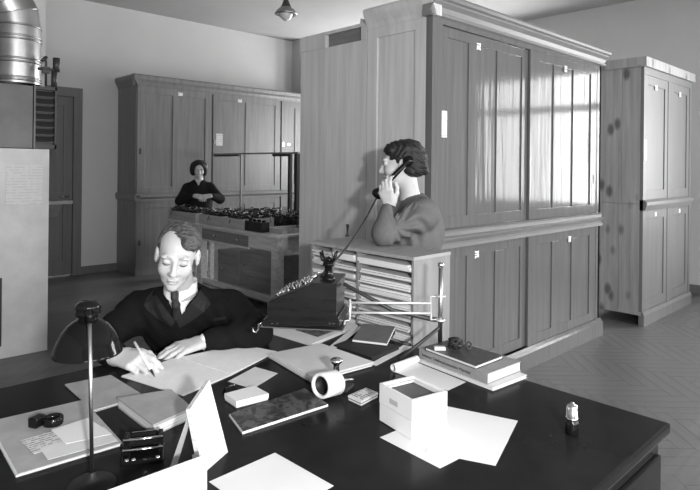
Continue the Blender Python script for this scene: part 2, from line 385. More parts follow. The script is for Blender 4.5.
profile_x('waist_rail', wr[::-1], CX0+.05, CX1+.012, W_TRIM, big, 0)
pl = [(CY0+.04, 0), (CY0-.03, 0), (CY0-.03, .115), (CY0-.016, .13), (CY0-.006, .15), (CY0+.04, .15)]
profile_x('plinth', pl[::-1], CX0, CX1+.02, W_BIG, big, 0)
boxo('plinth_side', (CX0-.012, CY0-.03, 0), (CX0+.04, CY1, .12), W_BIGSIDE, big)
dd = []
for (z0, z1, rb, tb) in ((1.105, 2.395, .085, .06), (.15, .985, .09, .06)):
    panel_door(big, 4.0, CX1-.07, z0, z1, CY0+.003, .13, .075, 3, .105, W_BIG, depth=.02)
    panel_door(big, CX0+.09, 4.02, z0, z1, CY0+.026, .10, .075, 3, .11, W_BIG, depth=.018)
for (x, z, yy) in ((3.344, 2.314, CY0+.026), (4.569, 2.31, CY0+.003), (3.347, .906, CY0+.026), (4.673, .907, CY0+.003)): card(big, x, z, yy, .045, .05, CARDM)
n = card(big, 2.958, 1.767, CY0+.02, .062, .17, NOTEM, 'notice'); n['label'] = 'narrow white notice'
boxo('notice_backing', (2.925, CY0+.02, 1.68), (2.99, CY0+.03, 1.855), W_BIG, big)
boxo('finger_plate', (5.115, CY0, 1.36), (5.135, CY0+.004, 1.44), IRON, big)
# ---- taller plain cabinet standing back to back with it
QY1 = 3.475
bk = thing('plain_cabinet', 'tall plain-sided cabinet with a broken top rail, back to back with the glossy cabinet', 'cabinet', ((CX0+CX1)/2, 3.12, 0))
mb = MB(); mb.box((CX0, CY1+.004, 0), (CX0+.025, QY1, 2.36)); obj('side_board', mb, W_BIGSIDE, bk)
mb = MB(); mb.box((CX0+.025, CY1+.004, 0), (CX1, QY1, 2.37)); obj('carcass', mb, W_BACK, bk)
mb = MB(); mb.box((CX0-.006, 3.19, 2.36), (CX0+.03, QY1+.01, 2.475)); mb.box((CX0-.006, CY1+.004, 2.452), (CX0+.03, 3.19, 2.475)); mb.box((CX0-.004, CY1+.004, 2.36), (CX0+.03, CY1+.06, 2.46)); obj('top_rail', mb, W_BIGSIDE, bk)
boxo('cabinet_top', (CX0+.03, CY1+.004, 2.37), (CX1, QY1, 2.47), W_CRATE, bk)
mb = MB(); mb.prism([(CX0+.02, 2.80, 2.475), (CX0+.02, 2.86, 2.475), (CX0+.02, 2.85, 2.52), (CX0+.02, 2.81, 2.505)], [(CX0+.16, 2.80, 2.475), (CX0+.16, 2.86, 2.475), (CX0+.16, 2.85, 2.51), (CX0+.16, 2.81, 2.50)])
tag(obj('wood_offcut', mb, W_BIGSIDE), 'small pale wood block lying on top of the plain cabinet', 'wood block')
# ---- cabinet row along the back wall
BX0, BY0, BY1 = 3.29, 7.52, 8.12
units = [(3.29, 4.43, 'leftmost unit of the dark back-wall cabinets, beside the door'), (4.43, 5.68, 'middle unit of the dark back-wall cabinets, with the pale notice'), (5.68, 6.36, 'right unit of the back-wall cabinets, half hidden by the plain cabinet')]
NOTE2 = lined('faded_notice', .55, .4, .03, .4, 'Z', breakup=30)
for k, (a, b, lab) in enumerate(units):
    c = thing('wall_cabinet', lab, 'cabinet', ((a+b)/2, (BY0+BY1)/2, 0), 'cabinets along the back wall')
    mb = MB(); mb.box((a+.001, BY0+.02, 0), (b-.001, BY1, 2.580)); obj('carcass', mb, W_BACK, c)
    cp = [(BY0+.05, 2.527), (BY0, 2.527), (BY0-.012, 2.559), (BY0-.02, 2.591), (BY0-.045, 2.623), (BY0-.05, 2.665), (BY0-.04, 2.686), (BY0+.05, 2.686)]
    profile_x('cornice', cp[::-1], a-(.05 if k == 0 else 0), b, W_BACK, c, 0)
    if k == 0:
        sp = [(a+.05, 2.527), (a, 2.527), (a-.012, 2.559), (a-.045, 2.623), (a-.05, 2.665), (a-.04, 2.686), (a+.05, 2.686)]
        profile_y('side_cornice', sp, BY0-.04, BY1, W_BACK, c)
        sr = [(a+.05, 1.0), (a-.02, 1.0), (a-.03, 1.06), (a-.02, 1.09), (a+.05, 1.09)]
        profile_y('side_rail', sr, BY0-.03, BY1, W_BACK, c)
    boxo('cabinet_top', (a, BY0+.04, 2.580), (b, BY1, 2.686), W_BACK, c)
    wp = [(BY0+.04, .985), (BY0-.02, .985), (BY0-.02, 1.01), (BY0-.005, 1.02), (BY0-.03, 1.045), (BY0-.03, 1.06), (BY0-.008, 1.07), (BY0-.008, 1.085), (BY0+.04, 1.095)]
    profile_x('waist_rail', wp[::-1], a, b, W_TRIM, c, 0)
    boxo('plinth', (a, BY0-.012, 0), (b, BY0+.05, .12), W_BACK, c)
    for (z0, z1) in ((1.09, 2.533), (.12, .985)): panel_door(c, a+.015, b-.015, z0, z1, BY0-.002, .10, .09, 2, .10, W_BACK)
    if k == 0: card(c, 3.92, 2.474, BY0-.002, .07, .045, CARDM); boxo('lock', (3.335, BY0-.006, 1.62), (3.36, BY0-.002, 1.70), IRON, c); boxo('lock', (3.335, BY0-.006, .40), (3.36, BY0-.002, .47), IRON, c)
    if k == 1:
        card(c, 4.90, 2.464, BY0-.002, .07, .045, CARDM); nn = card(c, 4.55, 1.86, BY0-.002, .11, .18, NOTE2, 'notice'); nn['label'] = 'pale notice'
        boxo('lock', (4.455, BY0-.008, 1.80), (4.485, BY0-.002, 1.86), CHROME, c)
    if k == 2: boxo('lock', (5.72, BY0-.008, 1.80), (5.75, BY0-.002, 1.86), CHROME, c); boxo('keyhole_plate', (5.82, BY0-.006, 1.82), (5.87, BY0-.002, 1.85), CHROME, c)
# ---- pine cabinet at the right
PX0, PX1, PY0, PY1 = 5.82, 7.25, 2.035, 2.62
far = thing('pine_cabinet', 'knotty pine cabinet with pale panelled doors at the right edge', 'cabinet', ((PX0+PX1)/2, (PY0+PY1)/2, 0))
mb = MB(); 
for (y0, y1, z0, z1) in ((PY0+.031, PY0+.22, .13, 1.16), (PY0+.223, PY0+.40, .13, 1.16), (PY0+.403, PY1, .13, 1.16), (PY0+.031, PY0+.2, 1.163, 2.47), (PY0+.203, PY0+.42, 1.163, 2.47), (PY0+.423, PY1, 1.163, 2.47)):
    p = MB(); p.box((PX0, y0, z0), (PX0+.025, y1, z1)); obj('side_plank', p, W_FAR, far)
mb.box((PX0+.0255, PY0+.032, .1), (PX1-.001, PY1-.001, 2.4695)); obj('carcass', mb, W_FARD, far)
boxo('cabinet_top', (PX0-.03, PY0-.03, 2.47), (PX1+.03, PY1, 2.56), W_FAR, far)
boxo('skirt_board', (PX0-.001, PY0+.01, .10), (PX0+.02, PY1, .135), W_FAR, far)
fr = MB()
for (a, b) in ((PX0, PX0+.03), (PX1-.05, PX1)): fr.box((a, PY0-.001, .13), (b, PY0+.03, 2.47))
fr.box((6.5, PY0-.001, .13), (6.6, PY0+.03, 2.40)); fr.box((PX0+.0301, PY0-.0005, 2.40), (PX1-.0501, PY0+.03, 2.4695)); obj('face_frame', fr, W_FARD, far)
wp = [(PY0+.03, 1.1), (PY0-.02, 1.1), (PY0-.035, 1.15), (PY0-.035, 1.18), (PY0-.01, 1.2), (PY0+.03, 1.2)]; profile_x('waist_rail', wp[::-1], PX0, PX1, W_FARD, far, 0)
bp = [(PY0+.03, 0.0), (PY0-.02, 0.0), (PY0-.02, .10), (PY0-.01, .13), (PY0+.03, .14)]; profile_x('plinth', bp[::-1], PX0, PX1, W_FARD, far, 0)
for (a, b) in ((PX0+.03, 6.5), (6.6, PX1-.05)):
    for (z0, z1) in ((1.2, 2.40), (.14, 1.1)):
        d = panel_door(far, a, b, z0, z1, PY0+.004, .085, .09, 1, .1, W_FARD)
    card(far, (a+b)/2-.02, 2.30, PY0+.004, .05, .05, WHITE); card(far, (a+b)/2, 1.05, PY0+.004, .04, .04, WHITE)
card(far, PX0+.06, 1.68, PY0+.002, .05, .20, WHITE, 'notice')
# ================================================================== stove, duct and ceiling lamp
SY = 5.0
st = thing('masonry_stove', 'whitewashed masonry stove block with a pinned list at the left edge', 'stove', (1.1, SY+.2, 0))
boxo('stove_body', (.62, SY, 0), (1.482, SY+.32, 1.605), STOVEM, st, .008)
boxo('stove_door', (.9, SY-.012, .10), (1.155, SY, .62), IRON, st, .004)
boxo('door_latch', (1.12, SY-.03, .34), (1.14, SY-.01, .40), IRON, st)
LISTM = lined('pinned_list', .54, .46, .022, .4, 'Z', breakup=25)
tag(boxo('wall_notice', (1.175, SY-.004, 1.17), (1.43, SY-.001, 1.48), LISTM), 'faint typed list pinned to the white stove block', 'notice')
hb = thing('air_heater', 'sheet-metal air heater box with dark louvres under the round duct', 'heater', (1.2, SY+.15, 1.607))
boxo('heater_box', (.72, SY+.0, 1.607), (1.36, SY+.30, 2.10), TINBOX, hb, .004)
boxo('box_edge', (1.361, SY-.012, 1.608), (1.3745, SY+.30, 2.11), TINBOX, hb)
mb = MB(); mb.box((1.375, SY+.03, 1.607), (1.53, SY+.30, 2.10)); obj('louvre_housing', mb, IRON, hb)
fr = MB(); fr.box((1.375, SY-.01, 2.075), (1.53, SY+.03, 2.10)); fr.box((1.375, SY-.01, 1.607), (1.53, SY+.03, 1.64)); fr.box((1.515, SY-.01, 1.607), (1.53, SY+.03, 2.10)); obj('louvre_frame', fr, IRON, hb)
for k in range(7):
    z = 1.655 + k * .06; s = MB(); s.prism([(1.377, SY-.006, z), (1.377, SY+.03, z+.05), (1.377, SY+.032, z+.054), (1.377, SY-.006, z+.006)][::-1], [(1.513, SY-.006, z), (1.513, SY+.03, z+.05), (1.513, SY+.032, z+.054), (1.513, SY-.006, z+.006)][::-1]); obj('louvre_slat', s, IRON, hb)
du = thing('air_duct', 'shiny riveted round sheet-metal duct bending towards the ceiling', 'duct', (1.265, SY+.15, 2.11))
dc = Vector((1.265, SY+.13, 0)); R = .178
mb = MB(); mb.lathe([(R, 2.112), (R, 2.26), (R, 2.36), (R, 2.56)], dc, n=40); obj('straight_pipe', mb, TIN, du)
for z in (2.135, 2.155, 2.275, 2.30, 2.45, 2.475, 2.56):
    mb = MB(); mb.lathe([(R, z-.008), (R+.007, z-.003), (R+.007, z+.003), (R, z+.008)], dc, n=40); obj('seam_ring', mb, TIN, du)
# mitred elbow sweeping to the upper left
prev = None; segs = 5; Rb = .34; rings = []
for k in range(segs + 1):
    a = math.radians(90 * k / segs); c = Vector((dc.x - Rb * (1 - math.cos(a)), dc.y, 2.56 + Rb * math.sin(a)))
    nrm = Vector((-math.sin(a), 0, math.cos(a))); ex = Vector((math.cos(a), 0, math.sin(a)))
    rings.append([c + ex * R * math.cos(t) + Vector((0, 1, 0)) * R * math.sin(t) for t in [2*math.pi*j/40 for j in range(40)]])
rings.append([p + Vector((-1.0, 0, 0)) for p in rings[-1]])
for k in range(len(rings) - 1):
    mb = MB(); vs = rings[k] + rings[k+1]; mb.add(vs, [(j, (j+1)%40, 40+(j+1)%40, 40+j) for j in range(40)], True); obj('elbow_segment', mb, TIN, du)
    mb = MB(); mb.tube(rings[k], .004, 6, closed=True); obj('seam_ring', mb, TIN, du)
va = thing('damper_valve', 'small black damper lever bolted to the duct base', 'valve', (1.45, SY-.02, 2.11))
mb = MB(); mb.box((1.41, SY-.07, 2.20), (1.46, SY-.03, 2.25)); mb.tube([(1.375, SY-.06, 2.23), (1.49, SY-.06, 2.23)], .012); obj('valve_body', mb, IRON, va)
mb = MB(); mb.tube([(1.435, SY-.05, 2.10), (1.435, SY-.05, 2.29), (1.42, SY-.05, 2.33)], .009); mb.tube([(1.40, SY-.05, 2.29), (1.44, SY-.05, 2.33)], .012); obj('lever', mb, IRON, va)
mb = MB(); mb.tube([(1.495, SY-.05, 2.10), (1.495, SY-.05, 2.22)], .022, 12); mb.tube([(1.51, SY-.05, 2.22), (1.51, SY-.05, 2.33)], .026, 12); obj('counterweight', mb, IRON, va)
# small shelf on the wall behind the stove
sh = thing('wall_shelf', 'small pale bracket shelf on the door beside the stove', 'shelf', (2.3, YB-.15, 1.0))
boxo('board', (2.16, YB-.26, .965), (2.62, YB-.03, 1.01), W_PALE, sh)
mb = MB(); mb.prism([(2.20, YB-.03, .965), (2.20, YB-.22, .965), (2.20, YB-.03, .78)], [(2.50, YB-.03, .965), (2.50, YB-.22, .965), (2.50, YB-.03, .78)]); obj('bracket', mb, W_PALE, sh)
# ceiling lamp
lc = onz(286, 12, 3.0); lp = thing('ceiling_lamp', 'glass pendant lamp hanging from the ceiling, left of the tall cabinets', 'lamp', lc)
mb = MB(); mb.lathe([(.006, .12), (.006, CEIL - lc.z - .04), (.05, CEIL - lc.z - .03), (.05, CEIL - lc.z)], lc, n=12); obj('stem', mb, IRON, lp)
mb = MB(); mb.lathe([(.018, .13), (.03, .10), (.045, .06), (.06, .04)], lc, n=20); obj('socket', mb, IRON, lp)
mb = MB(); mb.lathe([(.05, .05), (.09, .015), (.108, -.012), (.112, -.02), (.104, -.026), (.06, -.012)], lc, n=28); obj('reflector', mb, TIN, lp)
mb = MB(); mb.lathe([(.07, -.02), (.06, -.045), (.04, -.07), (.015, -.085), (.0, -.087)], lc, n=24); obj('glass_bowl', mb, mat('frosted_glass', .5, .3, .5), lp)
# ================================================================== work table at the back
TX0, TX1, TY0, TY1, TH = 3.49, 4.47, 4.66, 6.25, .79
tb = thing('work_table', 'worn wooden work table with drawers in front of the standing woman', 'table', ((TX0+TX1)/2, (TY0+TY1)/2, 0))
boxo('table_top', (TX0-.02, TY0-.03, TH-.028), (TX1, TY1, TH), W_TABLE, tb, .004)
for (x, y) in ((TX0, TY0), (TX1-.09, TY0), (TX0, TY1-.1), (TX1-.09, TY1-.1)): boxo('leg', (x, y, 0), (x+.085, y+.10, TH-.028), W_TABLE, tb, .003)
mb = MB(); mb.box((TX0+.01, TY0+.1, TH-.165), (TX0+.03, TY0+.52, TH-.028)); mb.box((TX0+.01, TY0+.52, TH-.05), (TX0+.03, TY1-.1, TH-.028)); mb.box((TX0+.01, TY0+.52, TH-.19), (TX0+.03, TY1-.1, TH-.17)); obj('front_apron', mb, W_TABLE, tb)
mb = MB(); mb.box((TX0+.085, TY0+.01, TH-.165), (TX1-.09, TY0+.03, TH-.028)); mb.box((TX0+.20, TY0+.01, TH-.19), (TX0+.32, TY0+.03, TH-.165)); obj('end_apron', mb, W_TABLE, tb)
mb = MB(); mb.box((TX0+.02, TY0+.1, .10), (TX0+.06, TY1-.1, .16)); obj('foot_rail', mb, W_TABLE, tb)
for (a, b) in ((TY0+.53, TY0+.98), (TY0+.99, TY1-.11)):
    d = boxo('drawer', (TX0+.002, a, TH-.168), (TX0+.24, b, TH-.052), W_CRATE, tb, .003)
    mb = MB(); mb.lathe([(.006, 0), (.012, .012), (.017, .02), (.014, .03), (0, .034)], (TX0+.002, (a+b)/2-.06, TH-.11), (-1, 0, 0), 14); obj('knob', mb, CHROME, d)
boxo('lower_shelf', (TX0+.02, TY0+.1, .085), (TX1-.09, TY1-.1, .10), W_CRATE, tb)
# boxes stored under it
for k, (y0, y1, x0, z0, z1, lab) in enumerate(((4.85, 5.42, 3.56, .10, .30, 'lower of two grey storage boxes under the work table'), (4.85, 5.42, 3.56, .302, .545, 'upper of two grey storage boxes under the work table'), (5.44, 5.85, 3.54, .10, .52, 'dark storage box under the table, left of the stacked pair'))):
    b = thing('storage_box', lab, 'box', (x0+.3, (y0+y1)/2, z0), 'boxes under the work table')
    boxo('box_body', (x0, y0, z0), (x0+.62, y1, z1-.035), W_CRATE, b, .003); boxo('lid', (x0-.006, y0-.006, z1-.034), (x0+.626, y1+.006, z1), W_CRATE, b, .003)
    mb = MB(); mb.lathe([(.02, 0), (.02, .006), (.0, .008)], (x0-.002, y1-.09, (z0+z1)/2), (-1, 0, 0), 12); obj('label_rivet', mb, STEEL, b)
# dark bins on the floor behind the table's near end
tag(boxo('metal_bin', (4.20, 4.72, .10), (4.35, 4.84, .60), IRON, None, .01), 'dark upright bin standing under the near end of the work table', 'bin')
# trays and heaps of coils on the table
def tray(x0, y0, x1, y1, z0, h, lab):
    t = thing('wooden_tray', lab, 'tray', ((x0+x1)/2, (y0+y1)/2, z0), 'trays on the work table'); w = .012
    for (a, b) in (((x0, y0, z0), (x0+w, y1, z0+h)), ((x1-w, y0, z0), (x1, y1, z0+h)), ((x0+w, y0, z0), (x1-w, y0+w, z0+h)), ((x0+w, y1-w, z0), (x1-w, y1, z0+h))): boxo('tray_side', a, b, W_TRAY, t)
    boxo('tray_bottom', (x0+w, y0+w, z0), (x1-w, y1-w, z0+.01), W_TRAY, t); return t
tray(3.50, 5.30, 3.92, 5.72, TH, .115, 'open wooden tray of black coils, nearer one on the work table')
tray(3.50, 5.74, 3.92, 6.22, TH, .115, 'open wooden tray of black coils, middle one of three')
bench = thing('side_bench', 'narrow bench carrying the left tray before the standing woman', 'bench', (3.64, 6.62, 0))
boxo('bench_top', (3.48, 6.27, TH-.026), (3.765, 6.98, TH), W_TABLE, bench, .003)
for (x, y) in ((3.50, 6.29), (3.70, 6.29), (3.50, 6.91), (3.70, 6.91)): boxo('leg', (x, y, 0), (x+.05, y+.05, TH-.026), W_TABLE, bench)
tray(3.49, 6.29, 3.755, 6.96, TH, .115, 'open wooden tray of black coils on the narrow left bench')
tray(3.62, 4.75, 4.42, 5.02, TH, .05, 'shallow tray at the near end of the work table')
COILM = mat('black_insulated_wire', .012, .32, .5)
def coil_mesh(seed):
    rnd = random.Random(seed); mb = MB()
    for q in range(5):
        n = Vector((rnd.uniform(-.5, .5), rnd.uniform(-.5, .5), 1)).normalized(); a = n.orthogonal().normalized(); b = n.cross(a); r = rnd.uniform(.034, .058); c = Vector((rnd.uniform(-.012, .012), rnd.uniform(-.012, .012), .008 + q * .011))
        mb.tube([c + (a * math.cos(t) + b * math.sin(t)) * r for t in [2*math.pi*j/14 for j in range(14)]], .0065, 6, closed=True)
    a = rnd.uniform(0, 6.28); d = Vector((math.cos(a), math.sin(a), 0))
    mb.tube([d*.03 + Vector((0,0,.03)), d*.05 + Vector((0,0,.09)), d*.085 + Vector((0,0,.075)), d*.1 + Vector((0,0,.03))], .004, 6)
    lo = min(p.z for p in mb.v)
    me = bpy.data.meshes.new('wire_coil'); me.from_pydata([(p.x, p.y, p.z - lo) for p in mb.v], [], mb.f); me.polygons.foreach_set('use_smooth', [True]*len(me.polygons)); me.materials.append(COILM); return me
CM = [coil_mesh(s) for s in range(5)]
def coil(x, y, z, k, lab, grp):
    o = bpy.data.objects.new('wire_coil', CM[k % 5]); COL.objects.link(o); o.location = (x, y, z); o.rotation_euler = (0, 0, k * 1.7); tag(o, lab, 'coil', grp)
k = 0
for (x0, y0, x1, y1, z, nx, ny, lay, lab, grp) in ((3.575, 5.375, 3.85, 5.65, TH+.01, 3, 3, 2, 'small black wire coil heaped in the nearer wooden tray', 'coils in the nearer tray'), (3.575, 5.81, 3.85, 6.15, TH+.01, 3, 3, 2, 'small black wire coil heaped in the middle wooden tray', 'coils in the middle tray'),
        (3.57, 6.37, 3.675, 6.88, TH+.01, 2, 5, 2, 'small black wire coil heaped in the tray on the narrow bench', 'coils in the bench tray'),
        (4.02, 5.05, 4.38, 6.15, TH, 4, 9, 2, 'small black wire coil heaped bare on the work table top', 'coils loose on the work table')):
    for l in range(lay):
        for i in range(nx):
            for j in range(ny):
                k += 1; coil(x0 + (x1-x0)*i/(nx-1) + random.uniform(-.012, .012), y0 + (y1-y0)*j/(ny-1) + random.uniform(-.012, .012), z + l*.068, k, lab, grp)
for i in range(4):
    p = thing('relay_unit', '%s dark relay block on the work table, counted from the nearer tray' % ['first', 'second', 'third', 'fourth'][i], 'relay', (3.56, 5.25-.082*i, TH), 'relay blocks on the work table')
    boxo('relay_case', (3.52, 5.215-.082*i, TH), (3.62, 5.285-.082*i, TH+.105), BLACKM, p, .006); mb = MB(); mb.tube([(3.57, 5.25-.082*i, TH+.105), (3.57, 5.25-.082*i, TH+.125)], .02, 12); obj('relay_cap', mb, BLACK, p)
# pipe rack on the table and its frame
rk = thing('pipe_rack', 'thin metal rack frame standing over the coils on the back table', 'rack', (4.42, 5.6, TH))
RH = 1.655; RY0, RY1, RY2, RY3 = onx(297, 180, 4.4).y, onx(290, 180, 4.4).y, onx(241, 180, 4.4).y, onx(214, 153, 4.4).y
for (a, b) in (((4.40, 5.165, RH), (4.40, 6.36, RH)),):
    mb = MB(); mb.box((4.385, RY0-.03, RH-.02), (4.415, RY3, RH)); obj('top_rail', mb, STEEL, rk)
for y, r in ((RY0, .024), (RY1, .02), (RY2, .012)):
    mb = MB(); mb.box((4.40-r, y-r, TH if y < 6.25 else 0), (4.40+r, y+r, RH-.02)); obj('post', mb, STEEL if r < .02 else IRON, rk)
boxo('stiffener', (4.386, RY2+.05, RH-.045), (4.411, RY3-.02, RH-.021), IRON, rk); boxo('stiffener', (4.386, RY1+.021, RH-.05), (4.411, RY1+.35, RH-.021), IRON, rk)
tg = MB(); tg.prism([(4.0, 5.28, .925), (4.0, 5.20, .925), (4.03, 5.20, 1.02), (4.03, 5.28, 1.02)], [(4.003, 5.28, .925), (4.003, 5.20, .925), (4.033, 5.20, 1.02), (4.033, 5.28, 1.02)])
tag(obj('paper_tag', tg, PAPER), 'pale paper tag propped among the black coils', 'tag')
# ================================================================== pigeonhole rack behind the desk
GX0, GX1, GY0, GY1, GZ = 1.90, 2.155, 1.578, 2.255, 1.115
pg = thing('pigeonhole_rack', 'pale wooden pigeonhole rack stuffed with white paper behind the desk', 'rack', ((GX0+GX1)/2, (GY0+GY1)/2, 0))
boxo('rack_top', (GX0-.006, GY0-.004, GZ-.016), (GX1, GY1+.004, GZ), W_PALE, pg, .002)
for (a, b) in ((GY0, GY0+.012), (GY1-.016, GY1)): boxo('side_panel', (GX0, a, 0), (GX1, b, GZ-.016), W_PALEV, pg)
boxo('back_panel', (GX1-.008, GY0+.012, .0), (GX1-.001, GY1-.016, GZ-.016), W_PALEV, pg)
bays = [(2.095, GY1-.016, 'left'), (1.925, 2.083, 'middle'), (GY0+.012, 1.913, 'right')]
for y in (1.913, 2.083): boxo('divider', (GX0, y, .70), (GX1-.01, y+.012, GZ-.016), W_PALEV, pg)
boxo('base_board', (GX0, GY0+.012, 0), (GX0+.015, GY1-.016, .70), W_PALEV, pg)
NR, Z0, PIT = 9, .70, .0432
for (a, b, nm) in bays:
    for r in range(NR):
        z = Z0 + r * PIT
        boxo('shelf', (GX0+.004, a, z), (GX1-.01, b, z+.005), W_PALEV, pg)
        rnd = random.Random(r * 7 + len(nm)); mb = MB(); zz = z + .005; nl = rnd.choice((2, 3, 3))
        for q in range(nl):
            t = rnd.uniform(.007, .0115); y0 = a + rnd.uniform(.002, .012); y1 = b - rnd.uniform(.002, .012); x0 = GX0 + rnd.uniform(-.012, .012); sag = rnd.uniform(0, .004) if q == nl-1 else 0
            if zz + t > z + PIT - .004: break
            mb.prism([(x0, y0, zz), (x0+.22, y0, zz), (x0+.22, y1, zz), (x0, y1, zz)], [(x0, y0, zz+t-sag), (x0+.22, y0, zz+t), (x0+.22, y1, zz+t), (x0, y1, zz+t-.001)]); zz += t + .0004
        row = NR - 1 - r
        tag(obj('paper_stack', mb, WHITE if rnd.random() < .55 else PAPER), 'white paper stack in the %s bay of the pigeonhole rack, %s' % (nm, 'bottom slot' if row == NR-1 else ORD[row] + (' slot' if row == 0 else ' slot from the top')), 'paper stack', 'papers in the pigeonholes')
pk = thing('desk_peg', 'short dark peg standing at the back of the pigeonhole rack', 'peg', onz(347.5, 236.5, GZ)); c = onz(347.5, 236.5, GZ)
mb = MB(); mb.lathe([(.012, 0), (.012, .006), (.006, .01), (.006, .05), (.009, .052), (.009, .066), (0, .068)], c, n=12); obj('peg', mb, IRON, pk)
# ================================================================== the black desk
KX0, KX1, KY0, KY1, KZ = .12, 1.80, .548, 2.10, .78
dk = thing('partners_desk', 'large black polished double desk in the foreground', 'desk', ((KX0+KX1)/2, (KY0+KY1)/2, 0))
mb = MB(); mb.cbox((KX0, KY0, KZ-.03), (KX1, KY1, KZ), .007); obj('desk_top', mb, BLACKWOOD, dk)
mb = MB(); mb.cbox((KX0+.02, KY0+.02, KZ-.05), (KX1-.02, KY1-.02, KZ-.03), .005); obj('edge_moulding', mb, BLACKWOOD, dk)
for y0, y1 in ((KY0+.025, KY0+.62), (KY1-.62, KY1-.045)):
    for x0, x1 in ((KX0+.04, KX0+.50), (KX1-.50, KX1-.022)):
        p = boxo('pedestal', (x0, y0, .06), (x1, y1, KZ-.05), BLACKWOOD, dk, .004); boxo('pedestal_base', (x0-.01, y0-.01, 0), (x1+.01, y1+.01, .06), BLACKWOOD, dk, .004)
        f = y0 if y0 < 1 else y1; s = -1 if y0 < 1 else 1
        for (z0, z1) in ((.56, .70), (.33, .54), (.09, .31)):
            a, b = sorted((f, f + s*.014)); d = boxo('drawer', (x0+.02, a, z0), (x1-.02, b, z1), BLACKWOOD, p, .004)
            mb = MB(); yy = f + s*.03; zc = (z0+z1)/2; xc = (x0+x1)/2; mb.tube([(xc-.05, f+s*.012, zc), (xc-.05, yy, zc), (xc+.05, yy, zc), (xc+.05, f+s*.012, zc)], .004, 8); obj('handle', mb, STEEL, d)
        xo = x1 if x1 > 1 else x0; sx = 1 if x1 > 1 else -1; a, b = sorted((xo, xo + sx*.008)); boxo('end_panel', (a, y0+.06, .14), (b, y1-.06, .66), BLACKWOOD, p, .003)
for y0, y1 in ((KY0+.05, KY0+.07), (KY1-.07, KY1-.05)): boxo('centre_drawer', (KX0+.505, y0, .60), (KX1-.505, y1, KZ-.05), BLACKWOOD, dk, .004)
# ================================================================== things on the desk
def q(pts, h): return [onz(x, y, h) for x, y in pts]
def rect(p1, p2, w, h, side=1):
    """world rectangle from two pixel corners of one edge and a width in metres"""
    a, b = onz(*p1, h), onz(*p2, h); d = (b - a).normalized(); n = Vector((-d.y, d.x, 0)) * side
    return [a, b, b + n * w, a + n * w]
def ply(name, pts_px, h, t, m, label, cat, group=None, parent=None):
    mb = MB(); mb.slab(q(pts_px, h), t); o = obj(name, mb, m, parent)
    return tag(o, label, cat, group) if parent is None else o
D = KZ
def bundle(name, pts, t, m, label, cat, cover=None, nl=5, jit=.004, seed=1, group=None, page=PAPER):
    """a stack of sheets between covers: cover part and uneven sheets"""
    rnd = random.Random(seed); c = sum(pts, Vector()) / len(pts); root = thing(name, label, cat, (c.x, c.y, pts[0].z), group); z = 0
    for k in range(nl):
        dx, dy = rnd.uniform(-jit, jit), rnd.uniform(-jit, jit); tt = t / nl
        mb = MB(); last = k in (0, nl-1); mb.slab([p + Vector((dx, dy, z)) for p in pts], tt - .0003)
        obj('cover' if (last and cover) else 'sheet', mb, (cover if (last and cover) else page), root); z += tt
    return root
# --- sheets under the index box and the box itself
A1 = rect((380, 437.5), (440, 468.5), .20, D + .0004, 1)
if (A1[2] - EYE).length < (A1[1] - EYE).length: A1 = rect((380, 437.5), (440, 468.5), .20, D + .0004, -1)
mb = MB(); mb.slab(A1, .0008); tag(obj('paper_sheet', mb, WHITE), 'white sheet under the left side of the card index box', 'paper', 'white sheets under the index box')
ply('paper_sheet', [(517.8, 421), (495.6, 465.8), (426, 452), (447, 406.5)], D + .0016, .0008, WHITE, 'white sheet reaching right of the card index box', 'paper', 'white sheets under the index box')
bl, bf, br = onz(379.6, 420, D+.0028), onz(411.8, 440, D+.0028), onz(446.5, 429, D+.0028)
bb = bl + br - bf
BOXH = .104
bx_ = thing('card_index_box', 'white open card index box standing on sheets', 'box', (bf + bb) / 2)
def inset(p, s): c = (bl + br) / 2; return c + (p - c) * s
ring = [bf, br, bb, bl]; hz = lambda p, h: p + Vector((0, 0, h))
mb = MB(); inn = [inset(p, .90) for p in ring]
for i in range(4):
    a, b = ring[i], ring[(i+1) % 4]; c, d = inn[(i+1) % 4], inn[i]
    e = Vector((0, 0, .048)); mb.prism([a, b, c, d], [p + e for p in (a, b, c, d)])
mb.slab(inn, .004); obj('box_body', mb, WHITE, bx_)
mb = MB(); z1 = .0495; rim = [inset(p, 1.012) for p in ring]
for i in range(4):
    a, b = rim[i], rim[(i+1) % 4]; c, d = inn[(i+1) % 4], inn[i]
    mb.prism([hz(p, z1) for p in (a, b, c, d)], [hz(p, BOXH) for p in (a, b, c, d)])
obj('box_upper', mb, WHITE, bx_)
mb = MB(); i2 = [inset(p, .89) for p in ring]; i3 = [inset(p, .74) for p in ring]
for i in range(4): mb.prism([hz(p, BOXH-.012) for p in (i2[i], i2[(i+1)%4], i3[(i+1)%4], i3[i])], [hz(p, BOXH-.006) for p in (i2[i], i2[(i+1)%4], i3[(i+1)%4], i3[i])])
obj('inner_rim', mb, PAPER, bx_)
mb = MB(); mb.slab([hz(inset(p, .78), BOXH-.018) for p in ring], .004); obj('hollow_shade_sheet', mb, GREYC, bx_)  # dark sheet stands in for the shade inside the open box
nf = (bl - bf).normalized(); nn = Vector((nf.y, -nf.x, 0)); nn = nn if nn.dot(bf - (bl+br)/2) > 0 else -nn
mc = (bl*.55 + bf*.45) + nn * .0008; mb = MB(); mb.prism([hz(mc + nf*.018, .064), hz(mc - nf*.018, .064), hz(mc - nf*.018, .078), hz(mc + nf*.018, .078)], [hz(mc + nf*.018 + nn*.0004, .064), hz(mc - nf*.018 + nn*.0004, .064), hz(mc - nf*.018 + nn*.0004, .078), hz(mc + nf*.018 + nn*.0004, .078)]); obj('faded_label', mb, BUFF, bx_)
